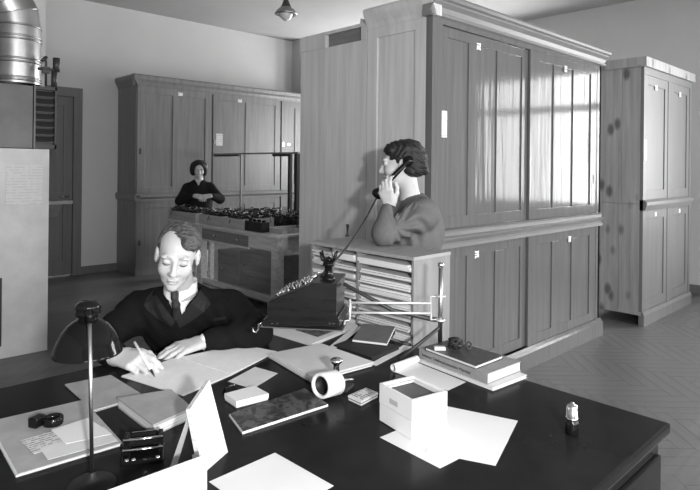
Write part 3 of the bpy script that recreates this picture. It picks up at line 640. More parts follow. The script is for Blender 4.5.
# --- matchbox
mbx = thing('matchbox', 'small printed matchbox between the white roll and the index box', 'matchbox', onz(362, 398, D))
p = q([(348, 400), (361, 406), (378, 397), (366, 392)], D)
sl = lambda s, z0, t: MB().slab([((a - sum(p, Vector())/4) * s + sum(p, Vector())/4) + Vector((0, 0, z0)) for a in p], t)
obj('tray', sl(.97, 0, .005), PAPER, mbx); obj('strike_band', sl(1.0, .005, .003), GREYC, mbx); obj('sleeve', sl(1.0, .008, .006), PAPER, mbx)
obj('printed_label', sl(.86, .0141, .0006), lined('matchbox_print', .6, .12, .011, .5, 'X', breakup=90), mbx)
# --- white paper roll standing on its side and the metal stamp behind it
rc = onz(328, 398, D); ax = (-RGT * .70 - FWD * .70 + UP*.10).normalized(); Rr = .043; rc = rc + Vector((0, 0, Rr))
rl = thing('paper_tape_roll', 'short wide white paper roll with a hollow core lying on its side', 'roll', rc - Vector((0, 0, Rr)))
sq = Matrix.Translation(rc) @ Matrix.Diagonal((1, 1, .86, 1)) @ Matrix.Translation(-rc)
mb = MB(); mb.lathe([(Rr-.006, -.034), (Rr, -.032), (Rr, .032), (Rr-.004, .034), (Rr-.010, .033), (Rr-.011, .028), (Rr-.011, -.032), (Rr-.006, -.034)], rc, ax, 40); mb.xform(sq); obj('paper_wrap', mb, WHITE, rl)
mb = MB(); mb.lathe([(Rr-.012, -.03), (Rr-.012, .026), (Rr-.014, .026), (Rr-.014, -.03), (Rr-.012, -.03)], rc, ax, 32); mb.lathe([(Rr-.014, 0), (0, 0)], rc, ax, 32); mb.xform(sq); obj('core', mb, BLACKM, rl)
pc = onz(336, 386, D)
ps = thing('hand_stamp', 'nickel-knobbed hand punch behind the white paper roll', 'punch', pc)
mb = MB(); mb.lathe([(.021, 0), (.021, .006), (.015, .012), (.011, .03), (.010, .066), (.012, .072), (.019, .078), (.020, .086), (.014, .091), (0, .092)], pc, n=24); obj('plunger', mb, CHROME, ps)
c2 = onz(346, 389, D); mb = MB(); 
M = Matrix.Translation(c2) @ Matrix.Rotation(math.radians(20), 4, 'Z'); mb.cbox((-.03, -.016, 0), (.03, .016, .012), .003, M); obj('punch_base', mb, IRON, ps)
mb = MB(); mb.tube([c2 + Vector((-.03, 0, .014)), c2 + Vector((.0, .006, .028)), c2 + Vector((.03, .0, .022))], .006, 8); obj('spring_arm', mb, STEEL, ps)
# --- marbled ledger
MARB = mat('marbled_cover', .06, .5, .3, var=.0, scale=1)
MARB = bpy.data.materials.new('marbled_board'); MARB.use_nodes = True; nt = MARB.node_tree; b_ = nt.nodes['Principled BSDF']; tc = nt.nodes.new('ShaderNodeTexCoord'); n_ = nt.nodes.new('ShaderNodeTexNoise'); n_.inputs['Scale'].default_value = 42; n_.inputs['Distortion'].default_value = 1.2
r_ = nt.nodes.new('ShaderNodeValToRGB'); r_.color_ramp.elements[0].position = .47; r_.color_ramp.elements[1].position = .55; r_.color_ramp.elements[0].color = (.018,)*3 + (1,); r_.color_ramp.elements[1].color = (.085,)*3 + (1,)
nt.links.new(tc.outputs['Object'], n_.inputs['Vector']); nt.links.new(n_.outputs['Fac'], r_.inputs['Fac']); nt.links.new(r_.outputs['Color'], b_.inputs['Base Color']); b_.inputs['Roughness'].default_value = .35
lp_ = [(229, 417), (242.5, 435), (328, 407), (305, 391)]
lg = thing('marbled_ledger', 'narrow marbled ledger with white page edges in front of the small box', 'book', onz(276, 412, D))
w = q(lp_, D); mb = MB(); mb.slab(w, .002); obj('back_cover', mb, GREYC, lg)
mb = MB(); mb.slab([p + Vector((0, 0, .002)) for p in w], .006); obj('page_block', mb, WHITE, lg)
cc = sum(w, Vector()) / 4; mb = MB(); mb.slab([(p - cc) * .985 + cc + Vector((0, 0, .008)) for p in w], .002); obj('front_cover', mb, MARB, lg)
# --- small white carton with a clip beside it
sb = thing('small_carton', 'small flat white carton between the loose sheet and the marbled ledger', 'box', onz(247, 402, D)); w = q([(225, 400), (236.5, 408), (268, 400), (254, 392)], D)
mb = MB(); mb.slab(w, .010); obj('tray', mb, PAPER, sb); cc = sum(w, Vector())/4; mb = MB(); mb.slab([(p-cc)*1.03 + cc + Vector((0,0,.006)) for p in w], .014); obj('lid', mb, WHITE, sb)
cl = thing('bulldog_clip', 'tiny black spring clip behind the small white carton', 'clip', onz(230, 391, D)); c = onz(230, 391.5, D)
mb = MB(); mb.prism([c + Vector(v) for v in ((-.02, -.012, 0), (.02, -.012, 0), (.02, .012, 0), (-.02, .012, 0))], [c + Vector(v) for v in ((-.018, -.003, .015), (.018, -.003, .015), (.018, .003, .015), (-.018, .003, .015))]); obj('jaw', mb, BLACK, cl)
mb = MB(); mb.tube([c + Vector((-.01, -.004, .012)), c + Vector((-.01, -.014, .024)), c + Vector((.01, -.014, .024)), c + Vector((.01, -.004, .012))], .0016, 6); obj('lever', mb, CHROME, cl)
ply('paper_sheet', [(228, 381.5), (252.6, 389), (278, 373.5), (255, 367)], D + .0012, .0008, PAPER, 'small loose sheet beyond the small white carton', 'paper')
# --- papers the man writes on
WRIT = lined('hand_written_sheet', .78, .68, .014, .25, 'Y', breakup=26)
for k, (pp, lab) in enumerate(((([(121, 377), (183, 396.5), (233, 375), (176, 358)]), 'ruled sheet under the seated man\'s pen'), (([(178, 359), (232, 376), (277, 352.5), (240, 345.5)]), 'ruled sheet to the right of the man\'s writing hand'))):
    t = thing('ledger_page', lab, 'paper', onz(*[sum(v)/4 for v in zip(*pp)], D), 'pages before the seated man')
    for i in range(3):
        w = q(pp, D); cc = sum(w, Vector())/4; M = Matrix.Rotation(math.radians((0, 1.2, -.8)[i]), 3, 'Z'); mb = MB(); mb.slab([M @ (p-cc)*(1 - .004*i) + cc + Vector((0, 0, .0004 + .002*k + i*.0011)) for p in w], .0009); obj('sheet', mb, WRIT if i == 2 else PAPER, t)
# --- folder of papers, centre
bundle('paper_folder', q([(269, 357), (312, 382.5), (373, 366), (320, 347)], D), .014, BUFFL, 'thick buff folder of papers behind the white paper roll', 'folder', BUFFL, 6, .006, 3)
bundle('paper_folder', q([(262, 331), (312, 346), (358, 327), (318, 316)], D), .008, BUFF, 'buff folder lying beneath the telephone tray', 'folder', BUFFL, 4, .006, 4)
mb = MB(); mb.slab(q([(296, 330), (318, 337), (345, 327), (322, 321)], D+.0085), .004); tag(obj('marbled_booklet', mb, MARB), 'small marbled booklet on the folder beneath the telephone', 'book')
# --- black portfolio with notebook, white strips
bundle('black_portfolio', q([(334, 349), (372, 362), (399, 350), (360, 339)], D), .016, BLACKM, 'flat black portfolio under the grey notebook', 'folder', BLACKM, 3, .001, 5, page=BLACKM)
nb = thing('grey_notebook', 'dark grey notebook tilted on the black portfolio', 'book', onz(372, 343, D+.017)); n0 = [onz(352.5, 342, D+.0175), onz(387, 346, D+.0175), onz(395, 334, D+.0175), onz(363, 331, D+.0175)]
tilt = [0, 0, .02, .02]; t1 = [p + Vector((0, 0, tilt[i])) for i, p in enumerate(n0)]
for (a, b, m, nm) in ((0, .002, GREYC, 'back_cover'), (.002, .009, PAPER, 'page_block'), (.009, .012, GREYC, 'front_cover')):
    mb = MB(); mb.prism([p + Vector((0, 0, a)) for p in t1][::1], [p + Vector((0, 0, b)) for p in t1]); obj(nm, mb, m, nb)
mb = MB(); mb.slab([n0[2] + Vector((0, 0, 0)), n0[3], n0[3] + (n0[0]-n0[3])*.35, n0[2] + (n0[1]-n0[2])*.35], .010); obj('folded_flap', mb, BLACKM, nb)
ply('paper_strip', [(327, 348.5), (333, 350.5), (363, 327), (355, 326)], D + .0098, .001, WHITE, 'long white paper strip left of the black portfolio', 'paper')
ply('paper_strip', [(371, 363.5), (376, 366), (412, 347), (404, 345)], D + .0009, .001, WHITE, 'long white paper strip right of the black portfolio', 'paper')
# --- curling white drawing that rolls up at its end
cu = MB(); a, b = onz(393, 372, D), onz(417, 363, D); e1, e2 = onz(448, 391, D), onz(466, 382.5, D); rr = .013; L0 = []
up_ = Vector((0, 0, 1)); dirn = ((e1 - a) + (e2 - b)).normalized()
prof = [((1 - k/6.0), .0012) for k in range(7)]
rows = [(a.lerp(e1, 1-k/6) + up_*.0012, b.lerp(e2, 1-k/6) + up_*.0012) for k in range(7)]
for k in range(1, 15):
    t = math.radians(24 * k); off = -dirn * math.sin(t) * rr + up_ * (rr - rr*math.cos(t)) * 1.0
    rows.append((a + off + up_*.0012, b + off + up_*.0012))
vs = []; 
for (u, v) in rows: vs += [u, v]
for (u, v) in rows: vs += [u + up_*.0007, v + up_*.0007]
nr_ = len(rows); fs = []
for k in range(nr_ - 1): fs += [(2*k, 2*k+1, 2*k+3, 2*k+2), (2*nr_+2*k, 2*nr_+2*k+2, 2*nr_+2*k+3, 2*nr_+2*k+1)]
cu.add(vs, fs, True); tag(obj('curled_drawing', cu, WHITE), 'white drawing sheet curling into a roll beside the stacked books', 'paper')
# --- stacked books
def book(pts, z, t, mc, lab, spine=None, page=PAPER, seed=0):
    w = [p + Vector((0, 0, 0)) for p in pts]; c = sum(w, Vector())/4; r = thing('book', lab, 'book', (c.x, c.y, z), 'books stacked at the far desk edge'); ct = min(.003, t*.2)
    for (a, b, s, m, nm) in ((0, ct, 1, mc, 'back_cover'), (ct, t-ct, .975, page, 'page_block'), (t-ct, t, 1, mc, 'front_cover')):
        mb = MB(); mb.slab([Vector(((p.x-c.x)*s+c.x, (p.y-c.y)*s+c.y, z+a)) for p in w], b-a); obj(nm, mb, m, r)
    if spine:
        a, b = w[0], w[1]; d = (b-a).normalized(); n = Vector((d.y, -d.x, 0)); n = n if n.dot((a+b)/2 - c) > 0 else -n
        mb = MB(); mb.prism([Vector((v.x, v.y, z)) for v in (a, b, b+n*.002, a+n*.002)], [Vector((v.x, v.y, z+t)) for v in (a, b, b+n*.002, a+n*.002)]); obj('spine', mb, mc, r)
        return r, a + n*.0025, d, n
    return r
book(q([(418, 362), (493, 391), (527, 378), (455, 352)], D), D, .011, PAPER, 'wide white pamphlet at the bottom of the book stack')
z1 = D + .0115; r2, sa, sd, sn = book(q([(419.5, 357.5), (488, 384.5), (521, 371.5), (452, 348)], z1), z1, .036, mat('grey_cloth_cover', .24, .6, .25, var=.1, scale=40), 'thick grey book with lettered spine in the middle of the stack', True)
cu_ = bpy.data.curves.new('spine_lettering', 'FONT'); cu_.body = 'Inventar Telefonabonnenten Matrikel'; cu_.size = .017; cu_.extrude = .0003
fo = bpy.data.objects.new('spine_lettering', cu_); COL.objects.link(fo); dg = bpy.context.evaluated_depsgraph_get(); tm = bpy.data.meshes.new_from_object(fo.evaluated_get(dg)); bpy.data.objects.remove(fo)
TW = max(v.co.x for v in tm.vertices); SL = (q([(419.5, 357.5), (488, 384.5)], z1)); LL = (SL[1]-SL[0]).length
sd2 = sd; M = Matrix(((sd2.x, 0, sn.x, 0), (sd2.y, 0, sn.y, 0), (0, 1, 0, 0), (0, 0, 0, 1)))
lt = MB(); sc_ = LL*.72/TW
# readable from the outside: x must run to the viewer's right
base = sa + sd2*LL*.05 + Vector((0, 0, .012))
base.z = z1 + .011
for v in tm.vertices: lt.v.append(base + sd2*(v.co.x*sc_) + Vector((0, 0, v.co.y*min(1, sc_*1.0))) + sn*v.co.z)
lt.f = [tuple(p.vertices) for p in tm.polygons]; lt.sm = [False]*len(lt.f); obj('spine_lettering', lt, BLACKM, r2)
z2 = z1 + .0365; book(q([(425, 350.5), (476, 369.5), (503, 359), (450, 343)], z2), z2, .013, mat('dark_marbled_cloth', .05, .4, .4, var=.5, scale=60), 'thin dark marbled book on top of the stack')
z3 = z2 + .0135; gc = onz(455, 350, z3)
gd = thing('cord_coil', 'small dark coil of cord with a ring on the top book', 'coil', gc)
mb = MB()
for k in range(9):
    rnd = random.Random(k); n = Vector((rnd.uniform(-1, 1), rnd.uniform(-1, 1), rnd.uniform(-.6, .6))).normalized(); a = n.orthogonal().normalized(); b = n.cross(a); mb.tube([gc + Vector((0, 0, .024)) + RGT*rnd.uniform(-.012, .012) + (a*math.cos(t)*1.0 + b*math.sin(t)*1.0)*.019 for t in [2*math.pi*j/16 for j in range(16)]], .0045, 6, closed=True)
obj('wound_cord', mb, BLACKM, gd)
rg = gc + RGT*.05 + Vector((0, 0, .017)); mb = MB(); mb.tube([rg + (FWD*.5 + RGT*.6).normalized()*math.cos(t)*.013 + UP*math.sin(t)*.013 for t in [2*math.pi*j/20 for j in range(20)]], .004, 8, closed=True); obj('ring', mb, IRON, gd)
mb = MB(); pp = gc - RGT*.055; mb.cbox((-.02, -.01, 0), (.02, .01, .012), .002, Matrix.Translation(pp) @ Matrix.Rotation(YAW - math.pi/2, 4, 'Z')); tag(obj('eraser', mb, PAPER), 'pale eraser block beside the cord coil on the top book', 'eraser')
# --- ink bottle
ic = onz(572, 434, D); ib = thing('ink_bottle', 'small black bottle with shiny metal cap alone at right', 'bottle', ic)
mb = MB(); mb.lathe([(0, 0), (.0165, .001), (.0175, .004), (.0175, .028), (.0155, .036), (.0125, .040), (.0125, .044)], ic, n=28); obj('bottle_body', mb, BLACK, ib)
mb = MB(); mb.lathe([(.0125, .040), (.0165, .041), (.0165, .046), (.0145, .047), (.0145, .074), (.012, .079), (.005, .080), (.005, .085), (0, .086)], ic, n=28); obj('cap', mb, CHROME, ib)
# --- left folders
bundle('buff_folder', q([(-12, 425), (17, 478), (121, 446.5), (82, 403)], D), .010, BUFF, 'large flat folder at the bottom left under the lamp', 'folder', BUFFD, 4, .003, 8)
ply('typed_letter', [(20, 441), (34, 454), (90, 438), (70, 425)], D + .0108, .0008, lined('typed_letter_print', .55, .2, .012, .4, 'Y', breakup=70), 'typed letter on the large folder, partly under loose sheets', 'paper')
ply('paper_sheet', [(40, 449), (48, 460), (118, 441), (104, 427)], D + .0120, .0008, PAPER, 'pale sheet lying lowest on the large left folder', 'paper')
ply('paper_sheet', [(51, 430), (66, 444), (112, 434), (88, 418)], D + .0132, .0008, WHITE, 'white top sheet beside the black tape ring', 'paper')
rg = onz(53, 424, D+.0145); tr = thing('tape_ring', 'black tape ring lying on the large left folder', 'ring', rg)
mb = MB(); mb.lathe([(.024, 0), (.026, .002), (.026, .018), (.024, .020), (.019, .020), (.019, 0), (.024, 0)], rg, n=28); obj('ring', mb, BLACK, tr)
mb = MB(); bp_ = rg - RGT*.036 - FWD*.012; mb.cbox((-.018, -.014, 0), (.018, .014, .026), .004, Matrix.Translation(bp_) @ Matrix.Rotation(.5, 4, 'Z')); obj('tape_block', mb, BLACK, tr)
bundle('buff_folder', q([(66, 386), (95, 412), (145, 397), (112, 376.5)], D), .007, BUFFD, 'thin folder behind the desk lamp pole, left of the writing hand', 'folder', BUFFD, 3, .004, 9, page=WHITE)
bundle('folder_stack', q([(118, 408), (154, 436), (193, 418), (172, 399)], D), .030, BUFFD, 'thick pile of folded papers before the writing hand', 'folder', BUFFD, 6, .003, 10)
# --- black perforator with nickel bars
hp = onz(143, 458, D); H_ = thing('hole_punch', 'black paper perforator with nickel bars left of the calendar', 'hole punch', hp)
Mh = Matrix.Translation(hp) @ Matrix.Rotation(YAW - math.pi/2 + .28, 4, 'Z')
mb = MB(); mb.cbox((-.05, -.035, 0), (.05, .045, .012), .004, Mh); obj('base', mb, BLACK, H_)
for s in (-1, 1): mb = MB(); mb.cbox((s*.040-.006, -.005, .012), (s*.040+.006, .03, .055), .003, Mh); obj('cheek', mb, BLACK, H_)
mb = MB(); mb.cbox((-.034, .005, .045), (.034, .045, .062), .006, Mh @ Matrix.Rotation(-.5, 4, 'X')); obj('lever_plate', mb, BLACK, H_)
for (y, z) in ((-.006, .05), (-.012, .028)): mb = MB(); mb.tube([Mh @ Vector((-.046, y, z)), Mh @ Vector((.046, y, z))], .0035, 10); obj('bar', mb, CHROME, H_)
for x in (-.035, -.02, .035): mb = MB(); mb.lathe([(.005, 0), (.004, .003), (0, .004)], Mh @ Vector((x, -.028, .012)), n=10); obj('rivet', mb, CHROME, H_)
# --- standing calendar block and the white board leaning before it
cb0, cb1 = onz(203, 474, D), onz(228, 452, D)                  # foot of the card on the desk
zc = (cb0 - EYE).dot(FWD)
ct0, ct1 = dep(190, 409, zc + .015), dep(209.5, 380, (cb1 - EYE).dot(FWD) + .02)
ca = thing('desk_calendar', 'tilted white calendar block standing on the desk in the foreground', 'calendar', (cb0 + cb1)/2)
e = (cb1 - cb0).normalized(); nrm = e.cross((ct0 - cb0).normalized()); nrm = nrm if nrm.dot(RGT) < 0 else -nrm; nrm.normalize()
m0, m1 = cb0.lerp(ct0, .30), cb1.lerp(ct1, .22)
GRID = lined('calendar_grid', .56, .45, .018, .18, 'Z', breakup=14)
mb = MB(); mb.prism([m0, m1, ct1, ct0], [p + nrm*.012 for p in (m0, m1, ct1, ct0)]); obj('calendar_pad', mb, GRID, ca)
mb = MB(); mb.prism([cb0, cb1, m1, m0], [p + nrm*.020 for p in (cb0, cb1, m1, m0)]); obj('stand_foot', mb, BUFF, ca)
GL2 = mat('clear_celluloid', .30, .1, .5)
sa0, sa1 = onz(170, 467, D), ct0.lerp(cb0, .12) + nrm*.012
mb = MB(); mb.prism([sa0, sa0 + Vector((.016, -.004, 0)), sa1 + Vector((.012, 0, 0)), sa1], [p + FWD*.002 for p in (sa0, sa0 + Vector((.016, -.004, 0)), sa1 + Vector((.012, 0, 0)), sa1)]); obj('strut', mb, GL2, ca)
w0 = onz(206, 500, D); w0z = (w0 - EYE).dot(FWD); wt = dep(206, 454, w0z + .012); wd = Vector((-1, .02, 0)).normalized(); LW = .26
wb = MB(); nb_ = Vector((-wd.y, wd.x, 0)); 
wtop = Vector((wt.x, wt.y, wt.z)); wb.prism([w0, w0 + wd*LW, wtop + wd*LW, wtop], [p + nb_*.004 for p in (w0, w0 + wd*LW, wtop + wd*LW, wtop)])
tag(obj('white_card', wb, WHITE), 'big white card standing upright at the bottom edge before the calendar', 'card')
B1 = rect((275, 453), (209, 482), .21, D + .0006, 1)
if (B1[2] - EYE).dot(FWD) > (B1[1] - EYE).dot(FWD): B1 = rect((275, 453), (209, 482), .21, D + .0006, -1)
mb = MB(); mb.slab(B1, .001); tag(obj('paper_sheet', mb, WHITE), 'white sheet cut off by the bottom edge of the photo', 'paper')
# --- desk lamp
pb = onz(92, 487, D); dl_ = thing('desk_lamp', 'black dome-shaded desk lamp on a slim nickel pole', 'lamp', pb); zl = (pb - EYE).dot(FWD)
mb = MB(); mb.lathe([(0, 0), (.050, .001), (.052, .006), (.048, .011), (.022, .016), (.010, .024), (.007, .034)], pb, n=36); obj('base', mb, BLACKM, dl_)
tp = dep(89.5, 318, zl); tp = Vector((pb.x + (tp.x-pb.x), pb.y + (tp.y-pb.y), tp.z))
mb = MB(); mb.tube([pb + Vector((0, 0, .02)), tp], .0042, 12); obj('pole', mb, STEEL, dl_)
sc0 = dep(88, 318, zl + .088); K_ = 1.0; Rs = .077; zrim = sc0.z - .082
mb = MB(); mb.lathe([(.012, .0), (.028, -.004), (.045, -.016), (.060, -.036), (.070, -.058), (.0755, -.078), (.078, -.082), (.0765, -.084), (.073, -.079), (.067, -.058), (.057, -.036), (.042, -.018), (.02, -.008)], sc0, n=48); mb.xform(Matrix.Translation(sc0) @ Matrix.Scale(K_, 4) @ Matrix.Translation(-sc0)); obj('shade', mb, BLACK, dl_)
mb = MB(); mb.lathe([(.018, -.010), (.022, -.002), (.022, .004), (.027, .007), (.029, .013), (.026, .018), (.029, .024), (.027, .033), (.018, .040), (0, .042)], sc0, n=28); obj('cap_knob', mb, BLACK, dl_)
mb = MB(); mb.tube([tp - Vector((0, 0, .01)), tp + Vector((0, 0, .012)), sc0 + Vector((0, 0, .012))], .008, 12); obj('joint', mb, BLACK, dl_)
mb = MB(); mb.lathe([(.0, -.075), (.022, -.062), (.026, -.045), (.014, -.02), (.013, -.008)], sc0, n=20); obj('bulb', mb, mat('opal_bulb', .6, .3, .5), dl_)
# ================================================================== telephone console on its swing arm
ty = math.radians(-8)
ex = (RGT*math.cos(ty) + FWD*math.sin(ty)).normalized(); ey = Vector((-ex.y, ex.x, 0)); ey = ey if ey.dot(FWD) > 0 else -ey
ZP = 2.08
TRH = dep(300, 326, ZP).z
pc0 = dep(263, 326, ZP)                              # front left end of the tray
def PT(x, y, depth=0.0):                             # pixel on the near side face of the console, pushed back by depth
    d = ray(x, y); n = ey; t = (pc0 - EYE).dot(n) / d.dot(n); return EYE + d*t + ey*depth
DP = .19
sa_ = thing('telephone_swing_arm', 'nickel extending telephone arm with tray, clamped at the far desk edge', 'swing arm', onz(440, 347, KZ))
mb = MB(); c = [PT(261, 326.5, -.01), PT(343, 326.5, -.01), PT(343, 326.5, DP+.01), PT(261, 326.5, DP+.01)]; mb.slab([Vector((p.x, p.y, TRH-.004)) for p in c], .004); obj('tray', mb, STEEL, sa_)
ph = thing('telephone_console', 'dark wooden telephone switch console with rows of bright keys on its slope', 'telephone', ((c[0]+c[2])/2).xy.to_3d() + Vector((0, 0, TRH)))
outl = [(267.5, 318), (267, 302.5), (313, 284), (336.5, 285), (336.5, 318)]
def ext(pts, d0, d1, m, name, parent, grow=0):
    mb = MB(); mb.prism([PT(x, y, d0) for x, y in pts], [PT(x, y, d1) for x, y in pts]); return obj(name, mb, m, parent)
ext(outl, 0, DP, PHONEWOOD, 'case', ph)
ext([(263, 325.7), (263.5, 319), (339.5, 319), (340, 325.7)], -.008, DP+.008, PHONEWOOD, 'base_board', ph)
ext([(265, 319.2), (266, 317.4), (338, 317.4), (339, 319.2)], -.005, DP+.005, PHONEWOOD, 'base_moulding', ph)
ext([(312, 284.6), (312, 282.4), (337.6, 283.4), (337.6, 285.6)], -.004, DP+.004, PHONEWOOD, 'top_board', ph)
for x in (272, 277, 329, 333): ext([(x, 323.4), (x+2, 323.4), (x+2, 322.4), (x, 322.4)], -.0095, -.007, CHROME, 'screw', ph)
def slope(t, u, lift=0.0):                           # t along the slope from the low end, u across
    a, b = PT(268.5, 301.5, 0), PT(312, 284.2, 0); p = a.lerp(b, t) + ey*(u*DP); n = ey.cross((b-a).normalized()); n = n if n.z > 0 else -n
    return p + n*lift, n
kp = MB(); pa = [slope(.02, .02, .001)[0], slope(.98, .02, .001)[0], slope(.98, .98, .001)[0], slope(.02, .98, .001)[0]]; kp.prism(pa, [p + slope(0, 0)[1]*.002 for p in pa]); obj('key_plate', kp, IRON, ph)
for i, t in enumerate((.22, .33, .44, .60, .70, .84, .93)):
    for j in range(8):
        p, n = slope(t, .07 + j*.123, .003); tl = (n + ex*.35*(1 if (i+j) % 3 else -1)).normalized()
        mb = MB(); mb.tube([p, p + tl*.009], .0028, 8); mb.lathe([(.0, -.004), (.0040, 0), (.0040, .003), (0, .006)], p + tl*.009, tl, 10); obj('key_lever', mb, CHROME if (i + j) % 4 else STEEL, ph)
# cradle
cp_ = PT(325, 283, .07); cp_ = Vector((cp_.x, cp_.y, PT(325, 283.2, 0).z + .002))
mb = MB(); mb.lathe([(.024, 0), (.024, .006), (.016, .012), (.012, .03), (.014, .034), (.014, .046), (.022, .05), (.022, .058), (.008, .064)], cp_, n=20); obj('cradle_post', mb, BLACK, ph)
mb = MB(); mb.lathe([(.012, .012), (.014, .016), (.012, .02)], cp_, n=18); obj('cradle_collar', mb, CHROME, ph)
for s in (-1, 1):
    for d in (-1, 1):
        mb = MB(); b0 = cp_ + Vector((0, 0, .058)); mb.tube([b0, b0 + ex*s*.022 + ey*d*.012 + UP*.014, b0 + ex*s*.028 + ey*d*.02 + UP*.042], [.006, .006, .0035], 8); obj('cradle_prong', mb, BLACK, ph)
mb = MB(); mb.tube([cp_ + UP*.06 - ex*.016, cp_ + UP*.075, cp_ + UP*.06 + ex*.016], .009, 8); obj('cradle_saddle', mb, BLACK, ph)
# pole, rods, bars of the arm
zb = (onz(440, 347, KZ) - EYE).dot(FWD); pb_ = onz(440, 347, KZ); pt_ = dep(440, 264, zb)
pb_ = Vector((KX1 - .035, pb_.y + (KX1 - .035 - pb_.x)*(pb_.y/pb_.x), KZ)); zb = (pb_ - EYE).dot(FWD); 
PZ = lambda y: Vector((pb_.x, pb_.y, dep(440, y, zb).z))
mb = MB(); mb.tube([PZ(344), PZ(266)], .0085, 16); obj('pole', mb, STEEL, sa_)
mb = MB(); mb.lathe([(.0085, -.006), (.012, 0), (.012, .008), (.007, .014), (0, .016)], PZ(266), n=16); obj('pole_finial', mb, CHROME, sa_)
mb = MB(); mb.lathe([(.013, 0), (.013, .02), (.009, .026)], pb_, n=16); mb.box((pb_.x-.03, pb_.y-.025, KZ+.0005), (pb_.x+.03, pb_.y+.025, KZ+.012)); obj('clamp_foot', mb, STEEL, sa_)
mb = MB(); mb.box((KX1+.002, pb_.y-.02, KZ-.08), (KX1+.012, pb_.y+.02, KZ+.012)); mb.box((KX1-.05, pb_.y-.02, KZ-.09), (KX1+.012, pb_.y+.02, KZ-.078)); mb.box((pb_.x, pb_.y-.02, KZ+.0005), (KX1+.012, pb_.y+.02, KZ+.012)); obj('clamp_jaw', mb, STEEL, sa_)
for y in (296, 320): mb = MB(); mb.lathe([(.0085, -.004), (.018, -.003), (.018, .003), (.0085, .004)], PZ(y), n=20); obj('collar', mb, NICKEL, sa_)
gb = PZ(308) - RGT*.034; g0, g1 = PZ(296) - RGT*.036, PZ(320) - RGT*.036
mb = MB(); mb.tube([PZ(297) - RGT*.008, g0, g1, PZ(319) - RGT*.008], .004, 8); obj('hinge_bracket', mb, NICKEL, sa_)
ZR = ZP + .06
for y in (303, 313):
    mb = MB(); a = Vector((g0.x, g0.y, PZ(y+.5).z)); b = dep(350, y-.5, ZR); mb.tube([a, b], .0046, 10); obj('rod', mb, NICKEL, sa_)
e0, e1 = dep(350, 299, ZR), dep(350, 320, ZR)
mb = MB(); mb.tube([e0, e1, e1 - RGT*.02 + Vector((0, 0, -.004)), Vector((PT(342, 326, .05).x, PT(342, 326, .05).y, TRH-.006))], .0042, 8); obj('end_bracket', mb, NICKEL, sa_)
mb = MB(); mb.tube([PZ(320.5) + RGT*.012, PZ(320) - RGT*.03 + FWD*.01, dep(392, 310, zb+.02), dep(344, 284, zb-.02)], [.009, .009, .008, .007], 10); obj('flat_bar', mb, IRON, sa_)
mb = MB(); mb.tube([PZ(327), onz(400, 359, KZ+.012)], .0065, 8); obj('brace', mb, IRON, sa_)
# hook hanging from the tray
hk = PT(262, 326, .0); mb = MB(); mb.tube([hk + Vector((0, 0, .012)), hk - ex*.012 + Vector((0, 0, .006)), hk - ex*.014 - UP*.012, hk - ex*.022 - UP*.024, hk - ex*.032 - UP*.02, hk - ex*.034 - UP*.008], .003, 8); obj('hook', mb, CHROME, sa_)
